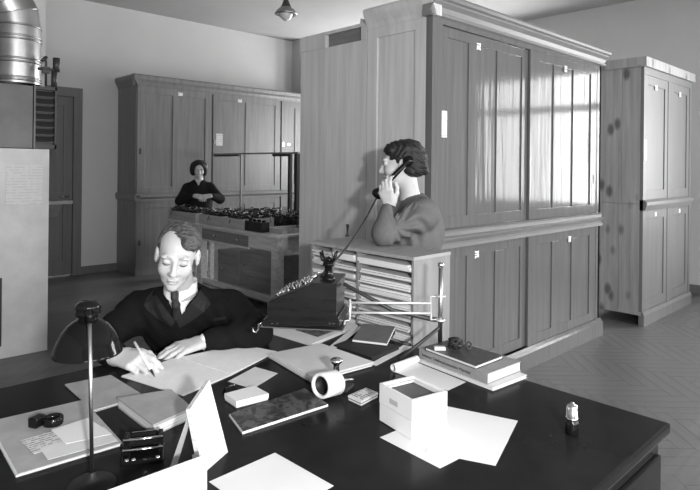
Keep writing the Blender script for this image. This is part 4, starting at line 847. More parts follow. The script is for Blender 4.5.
# ================================================================== people: distance fields turned into one continuous skin
def v3(p): return np.array((p[0], p[1], p[2]), dtype=np.float32)
class Field:
    def __init__(self): self.ops = []
    def cone(self, a, b, ra, rb=None, k=.02): self.ops.append(('c', v3(a), v3(b), float(ra), float(ra if rb is None else rb), k, 1)); return self
    def ball(self, a, r, k=.02, s=1): self.ops.append(('e', v3(a), np.eye(3, dtype=np.float32), np.array((r, r, r), np.float32), 0, k, s)); return self
    def ell(self, a, r, R=None, k=.02, s=1):
        R = np.eye(3, dtype=np.float32) if R is None else np.array(R, np.float32)
        self.ops.append(('e', v3(a), R, np.array(r, np.float32), 0, k, s)); return self
    def cutcone(self, a, b, ra, rb, k=.01): self.ops.append(('c', v3(a), v3(b), float(ra), float(rb), k, -1)); return self
    def cut(self, planes, k=.004): self.ops.append(('p', planes, None, None, 0, k, -1)); return self
    def chain(self, pts, rs, k=.02):
        for i in range(len(pts) - 1): self.cone(pts[i], pts[i+1], rs[i], rs[i+1], k)
        return self
    def bounds(self, pad):
        lo = np.full(3, 1e9); hi = -lo
        for o in self.ops:
            if o[6] < 0: continue
            if o[0] == 'c': r = max(o[3], o[4]); l = np.minimum(o[1], o[2]) - r; h = np.maximum(o[1], o[2]) + r
            else: r = np.abs(o[2]) @ o[3]; l = o[1] - r; h = o[1] + r
            lo = np.minimum(lo, l); hi = np.maximum(hi, h)
        return lo - pad, hi + pad
    def mesh(self, res, wave=None):
        lo, hi = self.bounds(res * 3); n = np.ceil((hi - lo) / res).astype(int) + 1
        ax = [(lo[i] + res * np.arange(n[i])).astype(np.float32) for i in range(3)]
        F = np.full(n, 1.0, np.float32)
        for o in self.ops:
            k = o[5]
            if o[0] == 'p': s = [slice(0, n[i]) for i in range(3)]
            else:
                if o[0] == 'c': r = max(o[3], o[4]); l = np.minimum(o[1], o[2]) - r; h = np.maximum(o[1], o[2]) + r
                else: rr = np.abs(o[2]) @ o[3]; l = o[1] - rr; h = o[1] + rr
                m = k * 1.2 + res * 3; s = [slice(max(0, int((l[i]-m-lo[i])/res)), min(n[i], int((h[i]+m-lo[i])/res)+2)) for i in range(3)]
            X, Y, Z = ax[0][s[0]][:, None, None], ax[1][s[1]][None, :, None], ax[2][s[2]][None, None, :]
            if X.size == 0 or Y.size == 0 or Z.size == 0: continue
            if o[0] == 'c':
                a, b = o[1], o[2]; ba = b - a; L2 = float(ba @ ba) + 1e-12
                t = np.clip(((X-a[0])*ba[0] + (Y-a[1])*ba[1] + (Z-a[2])*ba[2]) / L2, 0, 1)
                d = np.sqrt((X-a[0]-t*ba[0])**2 + (Y-a[1]-t*ba[1])**2 + (Z-a[2]-t*ba[2])**2) - (o[3] + t*(o[4]-o[3]))
            elif o[0] == 'e':
                c, R, r = o[1], o[2], o[3]; qx, qy, qz = X-c[0], Y-c[1], Z-c[2]
                u = [(qx*R[0, i] + qy*R[1, i] + qz*R[2, i]) for i in range(3)]
                k0 = np.sqrt(sum((u[i]/r[i])**2 for i in range(3))); k1 = np.sqrt(sum((u[i]/r[i]**2)**2 for i in range(3))) + 1e-9
                d = k0*(k0-1)/k1
            else:
                d = None
                for (pn, pc) in o[1]:
                    e = X*pn[0] + Y*pn[1] + Z*pn[2] - float(pc); d = e if d is None else np.maximum(d, e)
            g = F[s[0], s[1], s[2]]
            if o[6] > 0: h = np.maximum(k - np.abs(g-d), 0)/k; F[s[0], s[1], s[2]] = np.minimum(g, d) - h*h*k*.25
            else: h = np.maximum(k - np.abs(g+d), 0)/k; F[s[0], s[1], s[2]] = np.maximum(g, -d) + h*h*k*.25
        if wave is not None: F = wave(F, ax)
        S = F < 0; S[0] = S[-1] = False; S[:, 0] = S[:, -1] = False; S[:, :, 0] = S[:, :, -1] = False
        cnt = np.zeros(n - 1, np.uint8); corners = [(i, j, k) for i in (0, 1) for j in (0, 1) for k in (0, 1)]
        sl = lambda c: tuple(slice(c[i], n[i]-1+c[i]) for i in range(3))
        for c in corners: cnt += S[sl(c)]
        act = (cnt > 0) & (cnt < 8); ijk = np.argwhere(act); idx = np.full(n - 1, -1, np.int32); idx[act] = np.arange(len(ijk))
        P = np.zeros((len(ijk), 3)); C = np.zeros(len(ijk))
        val = {c: F[ijk[:, 0]+c[0], ijk[:, 1]+c[1], ijk[:, 2]+c[2]] for c in corners}
        for c in corners:
            for a in range(3):
                if c[a] == 0:
                    d = list(c); d[a] = 1; d = tuple(d); v0, v1 = val[c], val[d]; m = (v0 < 0) != (v1 < 0)
                    t = np.where(m, v0/np.where(np.abs(v0-v1) < 1e-9, 1e-9, v0-v1), 0); p = np.tile(np.array(c, float), (len(ijk), 1)); p[:, a] = t
                    P[m] += p[m]; C[m] += 1
        V = lo + res*(ijk + P/np.maximum(C, 1)[:, None])
        quads = []
        for a in range(3):
            b, c = (a+1) % 3, (a+2) % 3
            s0 = [slice(1, None)]*3; s0[a] = slice(0, n[a]-1); s1 = list(s0); s1[a] = slice(1, n[a])
            for t in (b, c): s0[t] = slice(1, n[t]-1); s1[t] = slice(1, n[t]-1)
            A, B = S[tuple(s0)], S[tuple(s1)]; e = np.argwhere(A != B)
            if not len(e): continue
            fl = A[tuple(e.T)]; e[:, b] += 1; e[:, c] += 1
            def cell(db, dc): q_ = e.copy(); q_[:, b] += db; q_[:, c] += dc; return idx[q_[:, 0], q_[:, 1], q_[:, 2]]
            Q = np.stack([cell(-1, -1), cell(0, -1), cell(0, 0), cell(-1, 0)], 1); Q[~fl] = Q[~fl][:, ::-1]; quads.append(Q)
        return V, np.concatenate(quads)
def field_obj(name, field, res, m, parent, wave=None, flat=False):
    V, Q = field.mesh(res, wave); V = V - np.array(ORG[parent.name])[None]
    me = bpy.data.meshes.new(name); me.vertices.add(len(V)); me.vertices.foreach_set('co', V.astype(np.float32).ravel())
    me.loops.add(Q.size); me.loops.foreach_set('vertex_index', Q.astype(np.int32).ravel()); me.polygons.add(len(Q)); me.polygons.foreach_set('loop_start', np.arange(0, Q.size, 4, dtype=np.int32))
    me.polygons.foreach_set('use_smooth', np.ones(len(Q), bool)); me.update(calc_edges=True); me.validate(); me.materials.append(m)
    o = bpy.data.objects.new(name, me); COL.objects.link(o); o.parent = parent; ORG[o.name] = ORG[parent.name]; return o
def frame(fwd, up):
    """columns: person's right, forward, up"""
    f = Vector(fwd).normalized(); r = f.cross(Vector(up)).normalized(); u = r.cross(f); return Matrix((r, f, u)).transposed()
class Head:
    def __init__(self, c, R, s=1.0): self.c = Vector(c); self.R = R; self.s = s; self.N = np.array(R, np.float32)
    def p(self, x, y, z): return self.c + self.R @ (Vector((x, y, z)) * self.s)
    def skin(self, F, fem=False):
        s, N, p = self.s, self.N, self.p
        F.ell(p(0, -.018, .042), (.073*s, .093*s, .073*s), N, .02)                 # cranium
        F.ell(p(0, .022, -.018), (.060*s, .072*s, .088*s), N, .03)                 # face
        F.ell(p(0, .035, -.075), ((.040 if fem else .044)*s, .045*s, .036*s), N, .03)  # jaw
        F.ell(p(0, .072, -.100), (.019*s, .016*s, .015*s), N, .022)                # chin
        for e in (-1, 1):
            F.ell(p(e*.036, .060, -.030), (.024*s, .026*s, .026*s), N, .02)        # cheek
            F.ell(p(e*.030, .083, .028), (.024*s, .013*s, .009*s), N, .014)        # brow ridge
        for e in (-1, 1):
            F.ell(p(e*.031, .104, .010), (.019*s, .018*s, .013*s), N, .010, -1)    # eye socket
            F.ell(p(e*.031, .079, .009), (.0155*s, .0135*s, .0115*s), N, .004)     # eyeball under lid
        F.cone(p(0, .090, .016), p(0, .110, -.028), .0075*s, .0105*s, .012)        # nose
        F.ball(p(0, .109, -.030), .0115*s, .008)
        for e in (-1, 1): F.ball(p(e*.012, .097, -.034), .0085*s, .008)
        F.ell(p(0, .0925, -.0595), (.021*s, .010*s, .0055*s), N, .006); F.ell(p(0, .0905, -.0715), (.018*s, .010*s, .0065*s), N, .006)
        F.ell(p(0, .106, -.0652), (.024*s, .010*s, .0016*s), N, .003, -1)          # mouth line
        Rt = np.array(self.R @ Matrix.Rotation(.25, 3, 'X'), np.float32)
        for e in (-1, 1):
            F.ell(p(e*.077, -.008, -.004), (.010*s, .020*s, .033*s), Rt, .008); F.ell(p(e*.086, .0, .0), (.006*s, .010*s, .018*s), Rt, .004, -1)
        return F
def hand(F, w, d, n, side, curls, thumb=(.35, .2), s=1.0, spread=.0, k=.006):
    """w wrist, d towards the knuckles, n out of the back of the hand, side towards the thumb"""
    w = Vector(w); d = Vector(d).normalized(); n = Vector(n); n = (n - d*n.dot(d)).normalized(); t = Vector(side); t = (t - d*t.dot(d) - n*t.dot(n)).normalized()
    offs = (.029, .010, -.009, -.027); fwd_ = (.088, .092, .087, .077)
    segs = ((.042, .025, .019), (.046, .029, .020), (.042, .027, .019), (.033, .021, .017))
    for i in range(4):
        kn = w + d*fwd_[i]*s + t*offs[i]*s
        F.cone(w + t*offs[i]*.55*s, kn, .0145*s, .0118*s, .014)
        p = kn; a = 0; dd = (d + t*spread*(1.5 - i)).normalized()
        for j in range(3):
            a += curls[i][j]; q_ = p + (dd*math.cos(a) - n*math.sin(a))*segs[i][j]*s
            r0 = (.0098, .0088, .0078)[j]*s*(.9 if i == 3 else 1); F.cone(p, q_, r0, r0*.9, k); p = q_
    tb_ = w + d*.022*s + t*.024*s - n*.006*s; m1 = tb_ + (d*.75 + t*.55 - n*.25*thumb[1]*4).normalized()*.042*s
    F.cone(w + d*.01*s, tb_, .015*s, .0165*s, .014); F.cone(tb_, m1, .0155*s, .0115*s, .012)
    dt = (d*(1-thumb[0]) + t*(.4-thumb[0]) - n*thumb[1]).normalized(); m2 = m1 + dt*.030*s; F.cone(m1, m2, .0108*s, .0095*s, .006)
    dt2 = (d - t*thumb[0]*1.2 - n*thumb[1]*1.5).normalized(); F.cone(m2, m2 + dt2*.024*s, .0095*s, .0078*s, .005)
    return F
def thin(name, pts, r, m, parent): mb = MB(); mb.tube(pts, r, 8); return obj(name, mb, m, parent)
def plane_tri(a, b, c, inside):
    n = (b - a).cross(c - a).normalized(); d = n.dot(a)
    if n.dot(inside) - d > 0: n = -n; d = -d
    return (np.array(n, np.float32), d)
def wedge(a, b, c, depth_dir, d0, d1):
    """planes of a triangular prism a-b-c extruded along depth_dir between offsets"""
    dd = Vector(depth_dir).normalized(); ctr = (a+b+c)/3; pl = []
    for p, q_ in ((a, b), (b, c), (c, a)): pl.append(plane_tri(p, q_, p + dd, ctr))
    pl.append((np.array(dd, np.float32), dd.dot(ctr) + d1)); pl.append((np.array(-dd, np.float32), -(dd.dot(ctr) + d0))); return pl
def drape(name, target, pairs, m, parent, lift=.003, t=.004):
    """a strip of cloth laid on the target surface: pairs of pixels give its two edges"""
    V = [v.co + ORG[target.name] for v in target.data.vertices]; T = BVHTree.FromPolygons(V, [tuple(p.vertices) for p in target.data.polygons]); rows = []
    for (a, b) in pairs:
        row = []
        for k in range(4):
            x = a[0] + (b[0]-a[0])*k/3; y = a[1] + (b[1]-a[1])*k/3; d = ray(x, y).normalized(); h = T.ray_cast(EYE, d); row.append((h[0] - d*lift) if h[0] is not None else None)
        rows.append(row)
    last = None
    for row in rows:
        for k in range(4):
            if row[k] is None: row[k] = next((q_ for q_ in row if q_ is not None), None)
    rows = [r for r in rows if r[0] is not None]
    if len(rows) < 2: return None
    vs = [p for r in rows for p in r] + [p - FWD*t for r in rows for p in r]; n_ = len(rows)*4; fs = []
    for i in range(len(rows)-1):
        for k in range(3): a = i*4+k; fs += [(a, a+1, a+5, a+4), (n_+a, n_+a+4, n_+a+5, n_+a+1)]
        for k in (0, 3): a = i*4+k; fs.append((a, a+4, n_+a+4, n_+a))
    for i in (0, len(rows)-1):
        for k in range(3): a = i*4+k; fs.append((a, a+1, n_+a+1, n_+a))
    mb = MB(); mb.add(vs, fs, False); return obj(name, mb, m, parent)
# ------------------------------------------------------------------ the writing man
man = thing('person', 'seated man in black suit and tie, writing at the desk', 'person', dep(184, 300, 2.68).xy.to_3d())
HS = 1.0
hf = (-FWD*math.cos(.27) - UP*math.sin(.27)); hf = (hf + RGT*.17).normalized()
hu = (UP + RGT*.13); Rm = frame(hf, hu)
hc = dep(177.5, 255.5, 2.25); MH = Head(hc, Rm, HS)
nb0 = dep(183, 296, 2.42); shR, shL = dep(139, 311, 2.45), dep(229, 309, 2.42)
elR = dep(99, 342, 2.27); wrR = dep(117, 364, 2.03); elL = dep(256, 334, 2.31); wrL = dep(205, 342.5, 2.235)
wrR.z = max(wrR.z, KZ + .042); wrL.z = max(wrL.z, KZ + .036); elL.z = max(elL.z, KZ + .055)
pel = dep(184, 352, 2.70); pel = Vector((pel.x, pel.y, .53)); ch = dep(184, 318, 2.50)
F = Field(); MH.skin(F)
F.cone(MH.p(0, -.02, -.06), nb0, .053, .058, .02); F.cone(nb0, ch, .055, .07, .03); F.cone(ch, pel, .07, .08, .03)
F.chain([ch, shR, elR, wrR], [.04, .04, .036, .026]); F.chain([ch, shL, elL, wrL], [.04, .04, .036, .026])
kR, kL = pel + (-FWD)*.42 + RGT*-.10, pel + (-FWD)*.42 + RGT*.08; kR.z = kL.z = .52
fR, fL = kR + FWD*.03, kL - FWD*.05; fR.z = fL.z = .09
F.chain([pel, kR, fR], [.07, .055, .04]); F.chain([pel, kL, fL], [.07, .055, .04])
# right hand holds the pen on the sheet
kn = dep(141, 361, 1.99); dR = (dep(146, 362, 1.965) - wrR)
hand(F, wrR, dR, UP*.8 - FWD*.55, FWD*.7 + UP*.55, ((.45, .55, .3), (.55, .7, .4), (.7, .9, .5), (.8, 1.0, .5)), (.2, .3), 1.06)
# left hand lies flat, fingers towards the pen
dL = dep(178, 349, 2.17) - wrL
hand(F, wrL, dL, UP - FWD*.25, -FWD*.6 + UP*.25 - RGT*.1 if False else FWD*.8 + UP*.3, ((.25, .28, .2), (.22, .26, .2), (.25, .28, .2), (.32, .3, .25)), (.1, .1), 1.05, .05)
body = field_obj('body', F, .0034, SKIN, man)
# jacket
J = Field(); tl = (ch - pel).normalized()
Jr = np.array(Matrix((RGT, tl.cross(RGT) if tl.cross(RGT).dot(FWD) < 0 else -tl.cross(RGT), tl)).transposed(), np.float32)
J.ell(ch - UP*.03, (.185, .125, .17), Jr, .05); J.cone(ch + tl*-.02, pel + UP*.03, .135, .13, .06)
J.cone(shR + UP*.0, shL, .070, .070, .05); J.cone(nb0 - UP*.03, ch, .085, .12, .05); J.cone(shR, nb0 - UP*.012, .062, .058, .05); J.cone(shL, nb0 - UP*.012, .062, .058, .05)
J.chain([shR, elR, wrR.lerp(elR, .14)], [.073, .062, .044], .03); J.chain([shL, elL, wrL.lerp(elL, .10)], [.073, .062, .042], .03)
J.cone(pel - RGT*.06 + UP*.01, kR.lerp(pel, .62), .10, .095, .05); J.cone(pel + RGT*.06 + UP*.01, kL.lerp(pel, .62), .10, .095, .05)
vA, vB, vC = dep(153, 284, 2.3), dep(200, 286, 2.3), dep(176, 322, 2.3)
J.cut(wedge(vA, vB, vC, FWD, -.25, .16), .006); J.cutcone(nb0 + UP*.09, nb0 - UP*.005, .062, .056, .01)
SUIT2 = mat('suit_lapel_wool', .014, .7, .2)
def folds(F_, ax):
    X, Y, Z = ax[0][:, None, None], ax[1][None, :, None], ax[2][None, None, :]
    return F_ + (.0025*np.sin(X*55 + Z*42 + 3*np.sin(Y*21)) + .0018*np.sin(Y*80 - Z*64 + 2*np.sin(X*33))).astype(np.float32)
jk = field_obj('jacket', J, .0060, SUIT, man, folds)
drape('lapel', jk, [((153, 290), (147, 298)), ((157, 296), (144, 305)), ((162, 303), (150, 312)), ((168, 311), (160, 320)), ((175, 321), (172, 327))], SUIT2, man)
drape('lapel', jk, [((200, 290), (207, 297)), ((197, 296), (211, 304)), ((191, 303), (204, 312)), ((185, 311), (193, 320)), ((177, 321), (180, 328))], SUIT2, man)
drape('breast_pocket', jk, [((214, 318), (214, 321)), ((226, 316), (226, 319))], SUIT2, man)
T_ = Field(); T_.chain([pel, kR, fR + UP*.03], [.10, .085, .07], .03); T_.chain([pel, kL, fL + UP*.03], [.10, .085, .07], .03); field_obj('trousers', T_, .012, SUIT, man)
for f in (fR, fL):
    S_ = Field(); S_.cone(f + Vector((0, 0, -.045)) + FWD*.03, f + Vector((0, 0, -.055)) - FWD*.16, .042, .034, .02); field_obj('shoe', S_, .008, BLACK, man)
# shirt, collar, tie
S_ = Field(); S_.ell(ch - UP*.03, (.170, .113, .165), Jr, .04); S_.cone(nb0 - UP*.03, ch, .076, .11, .05); S_.cutcone(nb0 + UP*.12, nb0 - UP*.02, .05, .05, .01); sh_ = field_obj('shirt', S_, .006, WHITE, man)
def collar_side(e):
    b0 = MH.p(0, -.02, -.06).lerp(nb0, .62); pts = []
    for k in range(8):
        a = math.radians(12 + k*20); pts.append((b0 + RGT*e*math.sin(a)*.066 - FWD*math.cos(a)*.062 + UP*(-.010*math.cos(a))))
    mb = MB(); hgt = [.040 + .022*math.exp(-k*.9) for k in range(8)]
    top = [p + UP*.018 + FWD*.002 for p in pts]; bot = [p - UP*(hgt[k]-.018) - FWD*(.012 if k < 2 else .002) for k, p in enumerate(pts)]
    n_ = len(pts); mb.add(top + bot + [p + FWD*.003 for p in top] + [p + FWD*.003 for p in bot], [(k, k+1, n_+k+1, n_+k) for k in range(n_-1)] + [(2*n_+k, 3*n_+k, 3*n_+k+1, 2*n_+k+1) for k in range(n_-1)] + [(k, 2*n_+k, 2*n_+k+1, k+1) for k in range(n_-1)], True)
    obj('collar', mb, WHITE, man)
collar_side(-1); collar_side(1)
t0 = MH.p(0, -.02, -.06).lerp(nb0, .70) - FWD*.070 - UP*.012
t0 = dep(174.5, 293.5, 2.285); TIE = mat('dark_spotted_tie', .03, .6, .3, var=.9, scale=160)
T_ = Field(); T_.cone(t0, t0 - UP*.016, .015, .011, .006); prev = t0 - UP*.018
for (x, y, z, r) in ((176, 305, 2.30, .016), (177, 316, 2.34, .019), (178, 326, 2.40, .018)):
    p = dep(x, y, z); T_.cone(prev, p, r*.75, r, .01); prev = p
field_obj('tie', T_, .004, TIE, man)
# cuffs
for (w, e_) in ((wrL, elL), (wrR, elR)):
    C_ = Field(); C_.cone(w.lerp(e_, .03), w.lerp(e_, .16), .034, .038, .004); field_obj('cuff', C_, .004, WHITE, man)
# hair combed over, receding at the temples
Hh = Field(); p = MH.p; s = HS
Hh.ell(p(0, -.024, .044), (.079*s, .097*s, .077*s), MH.N, .02); Hh.ell(p(-.014, .034, .090), (.052*s, .045*s, .025*s), MH.N, .02)
Hh.ell(p(.030, .046, .090), (.028*s, .034*s, .022*s), MH.N, .015) if False else None
Hh.ell(p(.016, .105, .010), (.098*s, .092*s, .106*s), MH.N, .012, -1); Hh.ell(p(0, .03, -.085), (.12*s, .10*s, .085*s), MH.N, .012, -1)
for e in (-1, 1): Hh.ell(p(e*.088, .012, -.010), (.03*s, .030*s, .045*s), MH.N, .008, -1)
Hh.ell(p(.046, .088, .088), (.046*s, .072*s, .046*s), MH.N, .03, -1); Hh.ell(p(-.050, .040, .072), (.028*s, .040*s, .022*s), MH.N, .012); Hh.ell(p(-.034, .064, .078), (.020*s, .020*s, .014*s), MH.N, .012)
Rloc = np.array(Rm)
def combed(F_, ax):
    X, Y, Z = ax[0][:, None, None] - hc.x, ax[1][None, :, None] - hc.y, ax[2][None, None, :] - hc.z
    lx = X*Rloc[0, 0] + Y*Rloc[1, 0] + Z*Rloc[2, 0]; ly = X*Rloc[0, 1] + Y*Rloc[1, 1] + Z*Rloc[2, 1]; lz = X*Rloc[0, 2] + Y*Rloc[1, 2] + Z*Rloc[2, 2]
    return F_ + (.0022*np.sin(ly*210 + lx*60 + 2*np.sin(lx*45)) + .0020*np.sin(ly*390 + lz*90 + 2*np.sin(lx*70)) + .0012*np.sin(ly*600 - lx*80)).astype(np.float32)
field_obj('hair', Hh, .0032, HAIRF, man, combed)
BROW = mat('brow_hair', .30, .7, .2); LASH = mat('eyelash', .05, .6, .2); LIPS = mat('lip', .30, .5, .3)
def face_lines(H, parent, brow, lash, closed=True, lips=LIPS, sides=(-1, 1)):
    for e in sides:
        thin('eyebrow', [H.p(e*.013, .0935, .027), H.p(e*.028, .0935, .033), H.p(e*.047, .082, .029)], [.0022*H.s, .0032*H.s, .0016*H.s], brow, parent)
        zz = .0035 if closed else .012
        thin('eyelash', [H.p(e*.0165, .0885, zz), H.p(e*.024, .0925, zz-.0035), H.p(e*.033, .0930, zz-.0042), H.p(e*.045, .0855, zz-.001)], [.0011*H.s, .0017*H.s, .0018*H.s, .0011*H.s], lash, parent)
    thin('mouth_line', [H.p(-.021, .0935, -.0655), H.p(-.008, .1005, -.0648), H.p(.008, .1005, -.0648), H.p(.021, .0935, -.0655)], [.0012*H.s, .0022*H.s, .0022*H.s, .0012*H.s], lips, parent)
face_lines(MH, man, BROW, LASH)
# pen and chair
p0, p1 = dep(134.5, 342, 2.02), onz(155, 377, KZ + .0045)
pn = thing('pen', 'white pen held in the writing man\'s hand', 'pen', p1); mb = MB(); mb.tube([p0, p0.lerp(p1, .8)], .0048, 12); obj('barrel', mb, WHITE, pn); mb = MB(); mb.tube([p0.lerp(p1, .8), p0.lerp(p1, .93), p1], [.0044, .0028, .0006], 10); obj('nib', mb, IRON, pn)
rgp = dep(127.5, 376.5, 1.93)
chf = Matrix.Translation(Vector((pel.x, pel.y, 0))) @ Matrix.Rotation(math.atan2((-FWD).y, (-FWD).x) - math.pi/2, 4, 'Z')   # local +Y = facing
chr_ = thing('office_chair', 'dark wooden chair under the writing man', 'chair', Vector((pel.x, pel.y, 0)))
def cpart(name, a, b): mb = MB(); mb.cbox(a, b, .005, chf); obj(name, mb, BLACKWOOD, chr_)
cpart('seat', (-.22, -.20, .385), (.22, .22, .415))
for (x, y) in ((-.20, -.19), (.16, -.19), (-.20, .17), (.16, .17)): cpart('leg', (x, y, 0), (x+.04, y+.04, .385))
for x in (-.21, .175): cpart('back_post', (x, -.235, .415), (x+.035, -.205, .86))
for z in (.58, .70, .82): cpart('back_slat', (-.175, -.230, z), (.175, -.212, z+.05))
# ------------------------------------------------------------------ the telephoning woman
wom = thing('person', 'standing woman in grey tweed jacket talking on the telephone', 'person', dep(418, 250, 3.04).xy.to_3d())
wf = (-RGT*.985 + FWD*.12 - UP*.10).normalized(); Rw = frame(wf, UP + RGT*.05); WS = .98
wc = dep(401.5, 164, 2.95); WH = Head(wc, Rw, WS)
nkb = dep(411, 203, 2.98); wsh = dep(424, 214, 2.87); wshF = dep(412, 214, 3.16); wel = dep(384, 243.5, 2.80); wwr = dep(389.5, 205.5, 2.84)
wel.z = GZ + .058; wch = dep(417, 228, 3.02); wpel = Vector((wch.x + .0, wch.y + .05, .92)); wfel = dep(396, 246, 3.12); wfwr = dep(372, 250, 2.98); wfwr.z = GZ + .03
F = Field(); WH.skin(F, True)
F.cone(WH.p(0, -.022, -.05), nkb, .047, .052, .025); F.cone(nkb, wch, .055, .07, .03); F.cone(wch, wpel, .07, .09, .03)
F.chain([wch, wsh, wel, wwr], [.04, .036, .034, .025]); F.chain([wch, wshF, wfel], [.04, .036, .034])
wk = [Vector((wpel.x + .02, wpel.y - .02 + e*.07, .50)) for e in (-1, 1)]; wft = [Vector((wpel.x + .03, wpel.y - .03 + e*.07, .07)) for e in (-1, 1)]
for e in (0, 1): F.chain([wpel, wk[e], wft[e], wft[e] + Vector((-.03, .13, -.03))], [.08, .055, .036, .03])
dW = (dep(384, 186, 2.79) - wwr)
hand(F, wwr, dW, -FWD*.9 - RGT*.35, RGT*.85 + UP*.1, ((.5, .8, .5), (.6, .9, .6), (.7, .95, .6), (.75, 1.0, .6)), (.25, .35), .98)
field_obj('body', F, .0042, SKIN, wom)
J = Field(); 
Jw = np.array(frame(-RGT*.95 + FWD*.1, UP + RGT*.1), np.float32)
J.ell(wch - UP*.02, (.165, .125, .19), Jw, .05); J.cone(wch, wpel + UP*.08, .125, .14, .06); J.cone(wsh, wshF, .062, .062, .05); J.cone(nkb - UP*.02, wch, .075, .12, .05)
J.cone(wsh, nkb - UP*.01, .058, .056, .05); J.cone(wshF, nkb - UP*.01, .058, .056, .04)
J.chain([wsh, wel, wwr.lerp(wel, .20)], [.072, .056, .042], .03); J.chain([wshF, wfel, wfel.lerp(wfwr, .5)], [.06, .052, .045], .03); J.cone(wpel + UP*.06, wpel - UP*.12, .14, .145, .05)
a_, b_, c_ = dep(396, 196, 2.9), dep(417, 186, 2.9), dep(389, 222, 2.9)
J.cutcone(nkb + UP*.12, nkb - UP*.012, .055, .056, .012)
J.cut(wedge(dep(391, 200, 2.9), dep(406, 197, 2.9), dep(392, 217, 2.9), FWD, -.35, .03), .006)
ck = dep(393, 224, 2.8)
def wfolds(F_, ax):
    X, Y, Z = ax[0][:, None, None], ax[1][None, :, None], ax[2][None, None, :]; u = X*RGT.x + Y*RGT.y
    du = u - ck.dot(RGT); dz = Z - ck.z; rr = np.sqrt(du*du + dz*dz); an = np.arctan2(dz, du)
    return F_ + (.0085*np.sin(an*12 + 14*rr + 1.5*np.sin(rr*40)) * np.exp(-((rr - .11)/.07)**2) / (1 + np.exp(-(du + .0*dz)*60)) + .0016*np.sin(u*60 + Z*44 + 2*np.sin(u*27))).astype(np.float32)
wj = field_obj('jacket', J, .0055, TWEED, wom, wfolds)
S_ = Field(); S_.cone(wpel + UP*.02, Vector((wpel.x + .02, wpel.y - .02, .55)), .130, .165, .05); field_obj('skirt', S_, .012, mat('dark_skirt', .05, .9, .1), wom)
for e in (0, 1): S_ = Field(); S_.cone(wft[e] + Vector((.02, -.03, -.03)), wft[e] + Vector((-.05, .16, -.035)), .036, .03, .02); field_obj('shoe', S_, .008, BLACK, wom)
S_ = Field(); S_.ell(wch - UP*.01, (.145, .108, .18), Jw, .04); field_obj('blouse', S_, .008, mat('dark_blouse', .07, .8, .1), wom)
mb = MB(); cfa, cfb = wwr.lerp(wel, .12), wwr.lerp(wel, .26); C_ = Field(); C_.cone(cfa, cfb, .034, .038, .004); field_obj('cuff', C_, .005, mat('dark_cuff', .05, .8, .1), wom)
# collar lapel
drape('lapel', wj, [((417, 194), (421, 197)), ((412, 199), (418, 205)), ((405, 205), (412, 213)), ((398, 211), (404, 221)), ((396, 217), (398, 225))], TWEED, wom)
Hh = Field(); p = WH.p; s = WS
Hh.ell(p(0, -.026, .046), (.086*s, .104*s, .082*s), WH.N, .02); Hh.ell(p(0, .042, .080), (.062*s, .040*s, .032*s), WH.N, .02)
Hh.ell(p(0, -.075, -.010), (.080*s, .058*s, .062*s), WH.N, .03); Hh.ell(p(-.035, -.055, -.030), (.045*s, .055*s, .040*s), WH.N, .025)
Hh.ell(p(-.02, -.110, -.040), (.058*s, .030*s, .026*s), WH.N, .02); Hh.ell(p(-.05, -.070, -.048), (.030*s, .040*s, .020*s), WH.N, .015); Hh.ell(p(.05, -.05, -.03), (.035*s, .05*s, .04*s), WH.N, .02)
Hh.ell(p(0, .108, -.020), (.10*s, .066*s, .090*s), WH.N, .012, -1); Hh.ell(p(0, .035, -.080), (.14*s, .058*s, .062*s), WH.N, .012, -1)
Rloc2 = np.array(Rw)
def curls(F_, ax):
    X, Y, Z = ax[0][:, None, None] - wc.x, ax[1][None, :, None] - wc.y, ax[2][None, None, :] - wc.z
    ly = X*Rloc2[0, 1] + Y*Rloc2[1, 1] + Z*Rloc2[2, 1]; lz = X*Rloc2[0, 2] + Y*Rloc2[1, 2] + Z*Rloc2[2, 2]; lx = X*Rloc2[0, 0] + Y*Rloc2[1, 0] + Z*Rloc2[2, 0]
    return F_ + (.0038*np.sin(ly*85 + 2.6*np.sin(lz*47 + lx*31) + 1.3*np.sin(ly*29)) * np.cos(lz*66 + 2.1*np.sin(ly*53) + lx*44) + .0016*np.sin(ly*230 - lz*330 + 3*np.sin(lz*61))).astype(np.float32)
field_obj('hair', Hh, .0042, HAIRD, wom, curls)
face_lines(WH, wom, HAIRD, LASH, False)
# handset and cord
hsE, hsM = dep(408, 161, 2.862), dep(377, 193, 2.85); hs = thing('telephone_handset', 'black telephone handset at the standing woman\'s ear', 'telephone', hsM)
hd = (hsM - hsE).normalized(); hn = (hd.cross(FWD)).normalized(); hn = hn if hn.dot(RGT) < 0 else -hn; 
mb = MB(); mid = (hsE + hsM)/2 - FWD*.018; mb.tube([hsE - FWD*.012, hsE.lerp(mid, .5) - FWD*.008, mid, hsM.lerp(mid, .5) - FWD*.006, hsM - FWD*.006], [.010, .0125, .013, .0125, .010], 14); obj('grip', mb, BLACK, hs)
mb = MB(); mb.lathe([(.0, -.014), (.020, -.012), (.027, .004), (.029, .018), (.024, .022), (0, .020)], hsE, (FWD + RGT*.05), 26); obj('earpiece', mb, BLACK, hs)
mb = MB(); ma = (hd*.15 + FWD*.75 + RGT*.6).normalized(); mb.lathe([(.0, -.020), (.018, -.018), (.024, -.002), (.030, .014), (.030, .022), (0, .020)], hsM, ma, 26); obj('mouthpiece', mb, BLACK, hs)
c0, c1 = hsM - UP*.02, cp_ + UP*.03 - ex*.012; cpts = []
for k in range(15):
    t = k/14; p_ = c0.lerp(c1, t); cpts.append(p_ - UP*(.035*math.sin(math.pi*t)))
cpts.append(Vector((cp_.x - ex.x*.03, cp_.y - ex.y*.03, cp_.z + .004)))
mb = MB(); mb.tube(cpts, .0042, 8); obj('cord', mb, BLACKM, hs)
